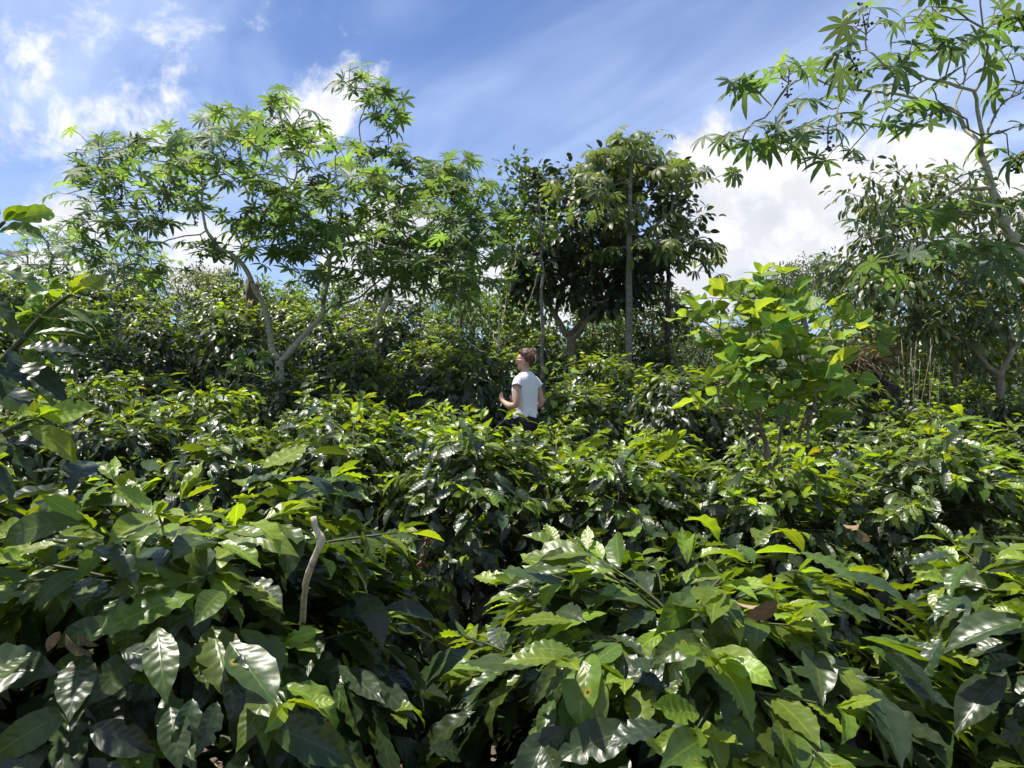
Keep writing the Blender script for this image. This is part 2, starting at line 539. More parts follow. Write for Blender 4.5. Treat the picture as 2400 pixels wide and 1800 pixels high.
def palmate(nlobe, spread, join, rows, hws, lens, droop, fold, seed, cup=0.0):
    """a lobed blade round its stalk, the middle lobe along +Y, radius 1"""
    rg = np.random.default_rng(seed)
    V, UV, Q, T = [], [], [], []
    half = spread / (nlobe - 1) / 2
    for i in range(nlobe):
        a = -spread / 2 + i * spread / (nlobe - 1)
        a += rg.normal(0, 0.05)
        k = abs(i - (nlobe - 1) / 2) / ((nlobe - 1) / 2)
        L = (lens[0] + (lens[1] - lens[0]) * k ** 1.6) * rg.uniform(0.92, 1.06)
        dr = droop * rg.uniform(0.6, 1.4)
        d = np.array([math.sin(a), math.cos(a)])
        nn = np.array([d[1], -d[0]])
        b = len(V)
        for r, hw in zip(rows, hws):
            hwm = min(hw * L, r * L * math.tan(half) * 1.03) if r <= join else hw * L
            hwm = max(hwm, 0.002)
            for uu in (-1, 0, 1):
                p = d * r * L + nn * uu * hwm * rg.uniform(0.9, 1.08)
                rr = r * L
                z = -dr * rr ** 2 + fold * abs(uu) * hwm + cup * rr - (0.25 * dr * rr ** 4)
                V.append((p[0], p[1], z))
                UV.append((uu * 0.5 + 0.5, r))
        for q in range(len(rows) - 1):
            a0 = b + q * 3
            for j in range(2):
                Q.append((a0 + j, a0 + j + 1, a0 + 3 + j + 1, a0 + 3 + j))
    return dict(V=np.array(V), F=[np.array(Q)], UV=np.array(UV))


COF_T = [0, .03, .10, .22, .36, .50, .64, .76, .85, .91, .96, 1.0]
COF_W = [.02, .10, .36, .72, .95, 1.0, .88, .64, .36, .19, .10, 0.0]
OVA_T = [0, .04, .14, .28, .42, .58, .74, .88, 1.0]
OVA_W = [.05, .45, .85, 1.0, .96, .78, .50, .22, 0.0]
ELL_T = [0, .06, .2, .4, .6, .8, .93, 1.0]
ELL_W = [.03, .35, .78, 1.0, .95, .65, .28, 0.0]
LEAF = {}


def reg(key, hi, lo):
    LEAF[key] = dict(hi=hi, lo=lo, me={})


rr = np.random.default_rng(5)
def cof(nl, nw, k, nick):
    r = np.random.default_rng(100 + k)
    return blade(COF_T, COF_W, nl, nw, r.uniform(.165, .215), [0.15, 0.5, 0.9, 1.3, 0.7, 0.3, 1.0, -0.15, 0.6, 1.6][k % 10], r.uniform(0.05, 0.45), r.uniform(.006, .026), r.uniform(4, 8), r.uniform(0, 6), r.normal(0, .35), nick, k, [0, 1, 2, 0, 3, 0, 1, 4][k % 8] if nl > 15 else 0)
reg('coffee', [cof(24, 4, k, 0.02) for k in range(22)], [cof(10, 2, k, 0.03) for k in range(10)])
reg('coffee_far', [cof(9, 2, k, 0.1) for k in range(8)], [cof(4, 2, k, 0.0) for k in range(8)])
CR = [0, .12, .30, .45, .62, .80, .92, 1.0]
CH = [0, .06, .125, .112, .120, .088, .042, 0.0]
CR2 = [0, .30, .62, .85, 1.0]
CH2 = [0, .125, .125, .07, 0.0]
def cast(rows, hws, k):
    r = np.random.default_rng(200 + k)
    return palmate(int(r.integers(7, 10)), R(r.uniform(245, 300)), .34, rows, hws, (1.0, .55), r.uniform(-.05, .42), r.uniform(.1, .5), k, r.uniform(-.1, .25))
reg('castor', [cast(CR, CH, k) for k in range(10)], [cast(CR2, CH2, k) for k in range(8)])
ER = [0, .2, .45, .7, .88, 1.0]
EH = [0, .05, .12, .165, .13, 0.02]
def cecr(k):
    r = np.random.default_rng(300 + k)
    return palmate(int(r.integers(8, 11)), R(r.uniform(300, 330)), .22, ER, EH, (1.0, .72), r.uniform(.25, .8), r.uniform(.05, .3), k, .05)
reg('cecropia', [cecr(k) for k in range(8)], [cecr(k) for k in range(5)])
def bean(nl, nw, k):
    r = np.random.default_rng(400 + k)
    return blade(OVA_T, OVA_W, nl, nw, r.uniform(.36, .46), r.uniform(0, 1.3), r.uniform(.0, .7), r.uniform(0, .04), 2.5, r.uniform(0, 6), r.normal(0, .2), .03, k)
reg('bean', [bean(10, 4, k) for k in range(10)], [bean(6, 2, k) for k in range(6)])
def broad(nl, nw, k):
    r = np.random.default_rng(500 + k)
    return blade(ELL_T, ELL_W, nl, nw, r.uniform(.26, .33), r.uniform(.1, 1.0), r.uniform(.1, .5), .01, 3, r.uniform(0, 6), r.normal(0, .25), .02, k)
reg('broad', [broad(8, 2, k) for k in range(8)], [broad(4, 2, k) for k in range(6)])
def ing(nl, nw, k):
    r = np.random.default_rng(600 + k)
    return blade(ELL_T, ELL_W, nl, nw, r.uniform(.17, .22), r.uniform(.2, 1.1), r.uniform(.1, .4), .008, 4, r.uniform(0, 6), r.normal(0, .25), .02, k)
reg('inga', [ing(8, 2, k) for k in range(8)], [ing(4, 2, k) for k in range(6)])
reg('tiny', [broad(3, 2, k) for k in range(4)], [blade(ELL_T, ELL_W, 2, 2, .26, .5, .3, seed=k) for k in range(4)])
def gb(k):
    r = np.random.default_rng(700 + k)
    return blade([0, .5, 1], [1, .8, 0], 5, 2, .02, r.uniform(.5, 1.7), .3, seed=k)
reg('grass', [gb(k) for k in range(6)], [gb(k) for k in range(6)])


def frames(F, N):
    F = unit(F)
    N = N - F * (N * F).sum(-1, keepdims=True)
    bad = np.linalg.norm(N, axis=-1) < 1e-3
    if bad.any():
        N[bad] = np.cross(F[bad], np.array([0.3, 0.9, 0.1]))
    N = unit(N)
    X = np.cross(F, N)
    return np.stack([X, F, N], -1)         # columns


def leaf_mass(name, key, mat, pos, fwd, nrm, ln, tone, rnd, wid=None, lod='lo', seed=0):
    """one joined mesh out of many leaves (local coordinates)"""
    T = LEAF[key][lod]
    rg = np.random.default_rng(seed)
    pick = rg.integers(0, len(T), len(pos))
    A = frames(fwd.copy(), nrm.copy())
    Vs, UVs, Ts, Fs, off = [], [], [], {}, 0
    for k, t in enumerate(T):
        ix = np.nonzero(pick == k)[0]
        if not len(ix):
            continue
        tv = t['V']
        sv = tv[None] * ln[ix][:, None, None]
        if wid is not None:
            sv = sv * np.stack([wid[ix], np.ones(len(ix)), np.ones(len(ix))], -1)[:, None, :]
        W = np.einsum('nij,nvj->nvi', A[ix], sv) + pos[ix][:, None, :]
        nv = len(tv)
        Vs.append(W.reshape(-1, 3))
        UVs.append(np.tile(t['UV'], (len(ix), 1)))
        tt = np.stack([tone[ix], rnd[ix], np.zeros(len(ix)), np.ones(len(ix))], -1)
        Ts.append(np.repeat(tt, nv, 0))
        o = off + np.arange(len(ix)) * nv
        for f in t['F']:
            Fs.setdefault(f.shape[1], []).append((o[:, None, None] + f[None]).reshape(-1, f.shape[1]))
        off += nv * len(ix)
    return make_mesh(name, np.concatenate(Vs), [np.concatenate(v) for v in Fs.values()], mat, np.concatenate(UVs), np.concatenate(Ts))


SETS = []


def leaves(root, key, mat, pos, fwd, nrm, ln, tone, rnd=None, maxn=0, name='leaf', mass='foliage', lod='lo'):
    """register leaves (world coordinates) of a thing; the ones that show largest become parts of their own"""
    n = len(pos)
    SETS.append(dict(root=root, key=key, mat=mat, pos=np.asarray(pos, float), fwd=unit(fwd), nrm=np.asarray(nrm, float), ln=np.asarray(ln, float),
                     tone=np.clip(np.asarray(tone, float), 0, 1), rnd=RNG.random(n) if rnd is None else rnd, maxn=maxn, name=name, mass=mass, lod=lod))


def finish_leaves():
    S = 0.25
    W, H = int(2400 * S), int(1800 * S)
    buf = np.full((H, W), -1, np.int64)
    P = np.concatenate([s['pos'] + s['fwd'] * s['ln'][:, None] * (0.45 if s['key'] not in ('castor', 'cecropia') else 0.0) for s in SETS])
    L = np.concatenate([s['ln'] * (1.0 if s['key'] not in ('castor', 'cecropia') else 1.7) for s in SETS])
    N = np.concatenate([unit(s['nrm']) for s in SETS])
    D = P - CAM
    y = np.maximum(D[:, 1], 0.05)
    cx = ((D[:, 0] / y) * FPX + 1200) * S
    cy = (900 - (D[:, 2] / y) * FPX) * S
    facing = np.abs((unit(D) * N).sum(-1))
    rad = 0.5 * L / y * FPX * S
    rx, ry = rad * 0.55, rad * (0.25 + 0.4 * facing)
    for i in np.argsort(-D[:, 1]):
        if D[i, 1] < 0.2:
            continue
        a, b = cx[i], cy[i]
        x0, x1 = int(a - rx[i]), int(a + rx[i]) + 1
        y0, y1 = int(b - ry[i]), int(b + ry[i]) + 1
        if x1 <= 0 or y1 <= 0 or x0 >= W or y0 >= H:
            continue
        buf[max(y0, 0):y1, max(x0, 0):x1] = i
    cnt = np.bincount(buf[buf >= 0].ravel(), minlength=len(P))
    pxlen = L / y * FPX
    off = 0
    total = 0
    for si, s in enumerate(SETS):
        n = len(s['pos'])
        c = cnt[off:off + n].astype(float)
        c[pxlen[off:off + n] < 14] = 0
        off += n
        root = s['root']
        base = np.array(root.location)
        pos = s['pos'] - base
        order = np.argsort(-c)
        pick = order[:s['maxn']]
        pick = pick[c[pick] >= 2]
        m = np.ones(n, bool)
        m[pick] = False
        if len(pick):
            L_ = LEAF[s['key']]
            mes = L_['me'].get(s['mat'][0].name)
            if mes is None:
                mes = L_['me'][s['mat'][0].name] = [make_mesh(s['key'] + '_leaf', t['V'], t['F'], s['mat'][0], t['UV']) for t in L_['hi']]
            A = frames(s['fwd'].copy(), s['nrm'].copy())
            rg = np.random.default_rng(si)
            for i in pick:
                me = mes[int(rg.integers(len(mes)))]
                o = bpy.data.objects.new(s['name'], me)
                a, l = A[i], s['ln'][i]
                wv = rg.uniform(.88, 1.12)
                mt = Matrix(((a[0, 0] * l * wv, a[0, 1] * l, a[0, 2] * l, pos[i, 0]), (a[1, 0] * l * wv, a[1, 1] * l, a[1, 2] * l, pos[i, 1]), (a[2, 0] * l * wv, a[2, 1] * l, a[2, 2] * l, pos[i, 2]), (0, 0, 0, 1)))
                o.parent = root
                o.matrix_basis = mt
                o.color = (s['tone'][i], s['rnd'][i], 0, 1)
                C.objects.link(o)
            total += len(pick)
        if m.any():
            me = leaf_mass(s['mass'], s['key'], s['mat'][1], pos[m], s['fwd'][m], s['nrm'][m], s['ln'][m], s['tone'][m], s['rnd'][m], None, s['lod'], si)
            tag(add(s['mass'], me, root), kind='stuff')
    print('single leaves', total, 'leaf sets', len(SETS))


# ------------------------------------------------------------------ the ground and the far hills
def build_ground():
    xs = np.concatenate([[-1500, -500, -180, -80, -45], np.linspace(-28, 28, 113), [45, 80, 180, 500, 1500]])
    ys = np.concatenate([[-300, -60, -20, -8, -4], np.linspace(-2, 30, 97), [36, 45, 60, 85, 120, 200, 400, 1000, 2500]])
    X, Y = np.meshgrid(xs, ys)
    Zg = ground_z(X, Y)
    rg = np.random.default_rng(3)
    near = (Y > -3) & (Y < 30) & (abs(X) < 30)
    Zg = Zg + np.where(near, rg.normal(0, 0.018, X.shape), 0)
    V = np.stack([X, Y, Zg], -1).reshape(-1, 3)
    n = len(xs)
    i = np.arange(len(ys) - 1)[:, None] * n + np.arange(n - 1)[None]
    Q = np.stack([i, i + 1, i + n + 1, i + n], -1).reshape(-1, 4)
    m, g, out = mat_new('soil')
    co = g.node('ShaderNodeTexCoord').outputs['Object']
    n1 = g.noise(co, 9, 10, 0.65)
    n2 = g.noise(co, 1.3, 6, 0.6)
    n3 = g.noise(co, 40, 4, 0.6)
    col = g.mix(g.ss(n1, .35, .65), (0.045, 0.034, 0.024, 1), (0.11, 0.085, 0.06, 1))
    col = g.mix(g.ss(n3, .55, .7), col, (0.17, 0.14, 0.10, 1))
    gx, gy, gz = g.sep(co)
    far = g.ss(g.v('LENGTH', co), 6.0, 10.0, 0.0, 0.30)           # beyond the tilled rows the ground is grown over
    col = g.mix(g.ss(g.m('ADD', n2, far), .50, .66), col, (0.055, 0.085, 0.022, 1))
    p = g.node('ShaderNodeBsdfPrincipled')
    g.put(p.inputs['Base Color'], col)
    p.inputs['Roughness'].default_value = .95
    b = g.node('ShaderNodeBump')
    b.inputs['Distance'].default_value = .03
    g.put(b.inputs['Height'], n1)
    g.l.new(b.outputs[0], p.inputs['Normal'])
    g.l.new(p.outputs[0], out.inputs[0])
    tag(add('ground', make_mesh('ground', V, [Q], m)), kind='structure')
    # hills beyond the valley
    mh, g, out = mat_new('wooded_hillside')
    co = g.node('ShaderNodeTexCoord').outputs['Object']
    h1 = g.noise(co, .035, 10, .65)
    h2 = g.noise(co, .008, 5, .55)
    col = g.mix(g.ss(h1, .4, .6), (0.030, 0.052, 0.030, 1), (0.075, 0.105, 0.055, 1))
    col = g.mix(g.ss(h2, .5, .62), col, (0.12, 0.15, 0.075, 1))
    p = g.node('ShaderNodeBsdfPrincipled')
    g.put(p.inputs['Base Color'], col)
    p.inputs['Roughness'].default_value = 1.0
    p.inputs['Specular IOR Level'].default_value = 0.0
    b = g.node('ShaderNodeBump')
    b.inputs['Distance'].default_value = 14
    g.put(b.inputs['Height'], h1)
    g.l.new(b.outputs[0], p.inputs['Normal'])
    g.l.new(p.outputs[0], out.inputs[0])
    na, nr = 160, 14
    az = np.linspace(-1.25, 1.25, na)
    rad = np.linspace(330, 1500, nr)
    V = []
    for i, r in enumerate(rad):
        k = i / (nr - 1)
        for a in az:
            prof = 70 + 26 * math.sin(a * 5.1 + 1.0) + 15 * math.sin(a * 11.7 + 2.2) + 7 * math.sin(a * 29)
            prof += 55 * math.exp(-((a - 0.28) / 0.20) ** 2)
            h = -16 + prof * 1.0 * (k ** 0.8) * (1 - 0.25 * max(0, k - 0.7) / 0.3) + 4 * math.sin(a * 60 + i * 2.1) * k
            V.append((r * math.sin(a), r * math.cos(a), h))
    i = np.arange(nr - 1)[:, None] * na + np.arange(na - 1)[None]
    Q = np.stack([i, i + 1, i + na + 1, i + na], -1).reshape(-1, 4)
    tag(add('hills', make_mesh('hills', V, [Q], mh)), kind='structure')


build_ground()


# ------------------------------------------------------------------ coffee bushes
def bush_data(rg, h, r, nb, leaf_len, gap, stem_lean=(0, 0), droop=1.0, bare=0.28, shoots=(), shell=0, tint=0.0):
    """branches and leaves of a coffee bush standing at the origin"""
    top = np.array([stem_lean[0], stem_lean[1], h * 0.90])
    stem = smooth_path([np.zeros(3), np.array([stem_lean[0] * .3 + rg.normal(0, .02), stem_lean[1] * .3 + rg.normal(0, .02), h * .45]), top], 10)
    br, pos, fwd, nrm, ln, tone = [], [], [], [], [], []
    cen, rad3 = np.array([stem_lean[0] * .5, stem_lean[1] * .5, h * .42]), np.array([r, r, h * .62])

    def put_leaves(P, start, tone_gain, hang=1.0, young=1.0):
        seg = np.linalg.norm(np.diff(P, axis=0), axis=1)
        s = np.concatenate([[0], np.cumsum(seg)])
        L = s[-1]
        n = max(2, int(L * (1 - start) / (gap * (1.0 if young < .6 else .8))))
        for j in range(n + 1):
            q = start + (1 - start) * j / n
            sd = q * L
            p = np.array([np.interp(sd, s, P[:, c]) for c in range(3)])
            i = min(np.searchsorted(s, sd), len(P) - 1)
            d = unit(P[max(i, 1)] - P[max(i, 1) - 1])
            side = unit(np.cross(d, Z) + 1e-6)
            left_n = (n - j)                         # nodes from the tip
            fresh = math.exp(-left_n / 2.6)
            if j % 2:
                side = unit(side * 0.75 + unit(np.cross(side, d)) * 0.4)
            for sg in (-1, 1):
                if rg.random() < 0.04:
                    continue
                out = unit(p * [1, 1, 0] + 1e-6)
                ns = unit((p - cen) / (rad3 * rad3))
                ns = unit(ns + out * .15)
                td = unit(ns * ns[2] - Z + out * .25)                 # straight down the flank of the mound
                hg = np.clip(rg.normal(.75, .3), .1, 1.3) * (1 - fresh * (.75 * young + .1)) * hang
                f = unit(d * rg.uniform(.2, .7) + side * sg * rg.uniform(.4, 1.0) + out * .25 + td * 1.5 * hg + Z * .35 * fresh * young + rg.normal(0, .14, 3))
                nn = ns + Z * .55 + rg.normal(0, .26, 3)
                size = leaf_len * rg.uniform(.62, 1.22) * (1 - 0.45 * fresh)
                pos.append(p + f * 0.012)
                fwd.append(f)
                nrm.append(nn)
                ln.append(size)
                tn = 0.12 + rg.normal(0, .09) + 0.66 * fresh * young + tone_gain * rg.uniform(.4, 1.3)  # low leaves darker: older, with flank shade put into the tone too
                x = rg.random()
                if x < 0.002:
                    tn = rg.uniform(.92, 1.0)
                else:
                    tn = min(tn, .86)
                tone.append(tn)
        # the youngest pair, upright
        d = unit(P[-1] - P[-2])
        for sg in (-1, 1):
            f = unit(d + np.cross(d, Z) * sg * .35 + Z * .5 + rg.normal(0, .1, 3))
            pos.append(P[-1]); fwd.append(f); nrm.append(unit(-d + Z * .6)); ln.append(leaf_len * rg.uniform(.3, .6)); tone.append(rg.uniform(.45, .75) + .11 * (P[-1][2] > h * .6))

    for i in range(nb):
        q = i / max(nb - 1, 1)
        z0 = h * (0.10 + 0.78 * q ** 0.80)
        a = (i % 2) * math.pi + (i // 2) * 1.9 + rg.normal(0, .35)
        prof = np.interp(q, [0, .3, .6, .85, 1], [.80, .96, 1.0, .84, .50])
        L = r * prof * rg.uniform(.82, 1.08)
        el = np.interp(q, [0, .5, .8, 1], [0.02, .25, .55, .85]) + rg.normal(0, .12)
        p0 = np.array([np.interp(z0, stem[:, 2], stem[:, c]) for c in range(3)])
        P = [p0]
        st = 0.07
        el0 = el
        k = max(3, int(L / st))
        aa = a
        for j in range(k):
            el -= (0.11 + 0.03 * (1 - q)) * rg.uniform(.5, 1.5) * (1.25 - j / k * .9) * (st / .07)
            aa += rg.normal(0, .06)
            P.append(P[-1] + st * np.array([math.cos(aa) * math.cos(el), math.sin(aa) * math.cos(el), math.sin(el)]))
        P = np.array(P)
        br.append((P, np.linspace(.0060, .0022, len(P)) * (h / 1.5)))
        age = 0.30 * q ** 3  # upper branches lighter: younger leaves, and top light put into their tone
        put_leaves(P, bare if q < .75 else .12, age, 1.0, float(np.interp(q, [0, .5, .8, 1], [.15, .35, .9, 1.0])))
        ns = rg.integers(1, 3) if q < .85 else (1 if rg.random() < .4 else 0)
        for _ in range(ns):
            b = int(len(P) * rg.uniform(.3, .75))
            L2 = L * rg.uniform(.25, .5)
            k2 = max(2, int(L2 / st))
            a2 = aa + rg.choice([-1, 1]) * rg.uniform(.5, 1.0)
            e2 = rg.uniform(.0, .6)
            S = [P[b]]
            for j in range(k2):
                e2 -= .08
                S.append(S[-1] + st * np.array([math.cos(a2) * math.cos(e2), math.sin(a2) * math.cos(e2), math.sin(e2)]))
            S = np.array(S)
            br.append((S, np.linspace(.004, .002, len(S))))
            put_leaves(S, .2, age, 1.0, float(np.interp(q, [0, .5, .8, 1], [.12, .3, .85, 1.0])))
    for P in shoots:
        P = smooth_path(P, 12)
        br.append((P, np.linspace(.008, .003, len(P))))
        put_leaves(P, .35, .08, .8)
    # short side shoots close the mound: leaves lie on it like shingles
    for k in range(shell):
        cz = rg.uniform(-.75, .98)
        az = rg.uniform(0, 6.283)
        sn = math.sqrt(max(0, 1 - cz * cz))
        e = np.array([math.cos(az) * sn, math.sin(az) * sn, cz])
        bump_ = 1 + .10 * math.sin(3 * az + 5 * cz + h * 20) + .07 * math.sin(7 * az - 6 * cz)
        p = cen + e * rad3 * (rg.uniform(.80, .97) * bump_)
        if p[2] < .12:
            continue
        ns = unit(e / rad3)
        td = unit(ns * ns[2] - Z + e * [.3, .3, 0])
        sd = np.cross(ns, td)
        ph = rg.normal(0, .75)
        up = max(0.0, ns[2])
        f = unit(td * math.cos(ph) + sd * math.sin(ph) + ns * rg.uniform(.05, .55))
        pos.append(p); fwd.append(f); nrm.append(ns + Z * .35 + rg.normal(0, .24, 3))
        ln.append(leaf_len * rg.uniform(.55, 1.15) * (1 - .15 * up))
        tone.append(min(.86, (.08 + .10 * max(0, cz)) + rg.normal(0, .09) + .52 * up ** 1.8 * rg.uniform(.2, 1.4)))  # bright mound top and dark flank put into leaf colour, besides youth
    # leading shoot
    put_leaves(np.array([top, top + [0.01, 0, .05], top + [0.02, 0.01, .11]]), .1, .3)
    return stem, br, np.array(pos), np.array(fwd), np.array(nrm), np.array(ln), np.clip(np.where(np.array(tone) < .9, np.minimum(np.array(tone) + tint, .86), np.array(tone)), 0, 1)


def coffee_bush(x, y, label, group, seed, h=1.5, r=.75, nb=44, leaf_len=.145, gap=.062, maxn=300, single_branches=False, key='coffee', z=None, lod='lo', lean=(0, 0), droop=1.0, cull=None, shoots=(), shell=0, tint=0.0):
    rg = np.random.default_rng(seed)
    base = np.array([x, y, float(ground_z(x, y)) if z is None else z])
    root = empty('coffee_bush', base, label, 'coffee bush', group)
    stem, br, pos, fwd, nrm, ln, tone = bush_data(rg, h, r, nb, leaf_len, gap, lean, droop, shoots=[np.asarray(q) - base for q in shoots], shell=shell, tint=tint)
    V, F = tubes([(stem, np.linspace(.021, .008, len(stem)) * h / 1.5, 7)])
    add('stem', make_mesh('coffee_stem', V, F, M['coffee_bark']), root)
    if single_branches:
        for P, rad in [q for q in br if q[1][0] > .0042]:
            V, F = tubes([(P, rad, 6)])
            add('branch', make_mesh('coffee_branch', V, F, M['coffee_shoot']), root)
    rest = [q for q in br if q[1][0] <= .0042] if single_branches else br
    if rest:
        V, F = tubes([(P[::2] if len(P) > 4 else P, (rad[::2] if len(P) > 4 else rad), 4) for P, rad in rest])
        tag(add('branches', make_mesh('coffee_branches', V, F, M['coffee_shoot']), root), kind='stuff')
    wp = pos + base
    if cull is not None:
        keep = cull(wp)
        wp, fwd, nrm, ln, tone = wp[keep], fwd[keep], nrm[keep], ln[keep], tone[keep]
    leaves(root, key, M['coffee'], wp, fwd, nrm, ln, tone, None, maxn, lod=lod)
    return root, base, br

ORD = ['first', 'second', 'third', 'fourth', 'fifth', 'sixth', 'seventh', 'eighth', 'ninth', 'tenth', 'eleventh', 'twelfth', 'thirteenth', 'fourteenth', 'fifteenth', 'sixteenth', 'seventeenth', 'eighteenth', 'nineteenth', 'twentieth']


def not_in_face(p):
    return (np.linalg.norm(p - CAM, axis=1) > .78) & (p[:, 1] > .45)


G1 = 'coffee bushes right in front of the camera'
near_left, near_left_base, _ = coffee_bush(-.74, 1.64, 'big glossy coffee bush in front, with a bleached dead stub rising out of it', G1, 11, 1.37, .70, 100, .170, .052, 300, True, cull=not_in_face, shell=1600)
near_mid, near_mid_base, _ = coffee_bush(.38, 1.72, 'low rounded coffee bush in front, its long dark leaves hanging at the bottom centre', G1, 12, 1.20, .68, 100, .170, .052, 300, True, cull=not_in_face, shell=1600)
coffee_bush(1.32, 1.66, 'coffee bush cut off by the lower right edge of the picture', G1, 13, 1.26, .58, 88, .170, .052, 250, True, cull=not_in_face, shell=1100)
coffee_bush(-1.50, 1.62, 'tall coffee bush at the left edge, long shoots reaching up against the sky', G1, 14, 1.72, .46, 96, .135, .046, 300, True, cull=not_in_face,
            shoots=[[at(-150, 1000, 1.5), at(20, 830, 1.36), at(100, 740, 1.34), at(165, 690, 1.32)], [at(-200, 800, 1.5), at(-90, 650, 1.35), at(-30, 560, 1.3), at(10, 520, 1.28)], [at(-150, 1120, 1.4), at(0, 1020, 1.25), at(80, 980, 1.2)]])

# second row
G2 = 'coffee bushes of the second row'
ROW2 = []
xs2 = [-3.15, -2.35, -1.62, -.92, -.18, .55, 1.28, 2.02, 2.78]
for i, x in enumerate(xs2):
    y = np.interp(x, [-3.2, -1.0, 0, 3], [4.7, 4.35, 3.75, 3.6]) + RNG.normal(0, .08)
    h = np.interp(x, [-3.2, -1.2, -.5, .4, 3], [1.60, 1.50, 1.36, 1.34, 1.32]) + RNG.normal(0, .07)
    row2 = coffee_bush(x, y, 'glossy coffee bush in the hedge-like second row, %s of nine from the left' % ORD[i], G2, 30 + i, h, .52, 72, .15, .058, 170, shell=650, tint=RNG.normal(.03, .04))
    ROW2.append(row2)
# third row
G3 = 'coffee bushes of the third row, before the woman'
xs3 = [-4.1, -3.2, -2.3, -1.35, -.55, .35, 1.15, 2.1, 3.0, 3.9]
for i, x in enumerate(xs3):
    y = 5.75 + RNG.normal(0, .12)
    h = np.interp(x, [-4, -2, -1, 0, .6, 2, 4], [1.55, 1.48, 1.42, 1.17, 1.13, 1.28, 1.38]) + RNG.normal(0, .05)
    coffee_bush(x, y, 'coffee bush in the third row, %s of ten from the left' % ORD[i], G3, 50 + i, h, .56, 60, .15, .062, 60, shell=600, tint=RNG.normal(.05, .04))

# farther rows share six shapes
proto = []


def far_bush(x, y, label, group, k, sc, rot):
    rg = np.random.default_rng(900 + k)
    k = k % 6
    while len(proto) <= k:
        q = len(proto)
        rq = np.random.default_rng(80 + q)
        stem, br, pos, fwd, nrm, ln, tone = bush_data(rq, 1.45, .66, 52, .165, .07, shell=620, tint=[.04, .09, .0, .06, .02, .10][q])
        V, F = tubes([(stem, np.linspace(.021, .008, len(stem)), 5)] + [(P[::3] if len(P) > 6 else P, (rad[::3] if len(P) > 6 else rad), 3) for P, rad in br])
        st = make_mesh('coffee_stem', V, F, M['coffee_bark'])
        fo = leaf_mass('coffee_foliage', 'coffee_far', M['coffee'][1], pos, fwd, nrm, ln, tone, rq.random(len(pos)), seed=q)
        proto.append((st, fo))
    root = empty('coffee_bush', (x, y, float(ground_z(x, y))), label, 'coffee bush', group)
    root.rotation_euler = (0, 0, rot)
    root.scale = (sc[0], sc[0], sc[1])
    add('stem', proto[k][0], root)
    tag(add('foliage', proto[k][1], root), kind='stuff')


rows = [(9.0, 1.15, 'row just behind the woman'), (11.0, 1.25, 'second row behind the woman'), (13.1, 1.35, 'third row behind the woman'), (15.4, 1.5, 'fourth row behind the woman'), (17.8, 1.7, 'topmost coffee row on the slope')]
kk = 0
for (yr, step, nm) in rows:
    lim = yr * .66 + .3
    xs = np.arange(-lim, lim + .01, step)
    n = len(xs)
    for i, x in enumerate(xs):
        xx = x + RNG.normal(0, .12)
        yy = yr + RNG.normal(0, .18)
        kk += 1
        lab = 'coffee bush %s of %d from the left in the %s' % (ORD[i], n, nm)
        low = .74 if yr < 9.5 and at(390, 0, yr)[0] < xx < at(810, 0, yr)[0] else 1.0
        far_bush(xx, yy - (.5 if low < 1 else 0), lab, 'coffee bushes up the slope', kk, (RNG.uniform(.88, 1.12), low * RNG.uniform(.86, 1.12)), RNG.uniform(0, 6.28))


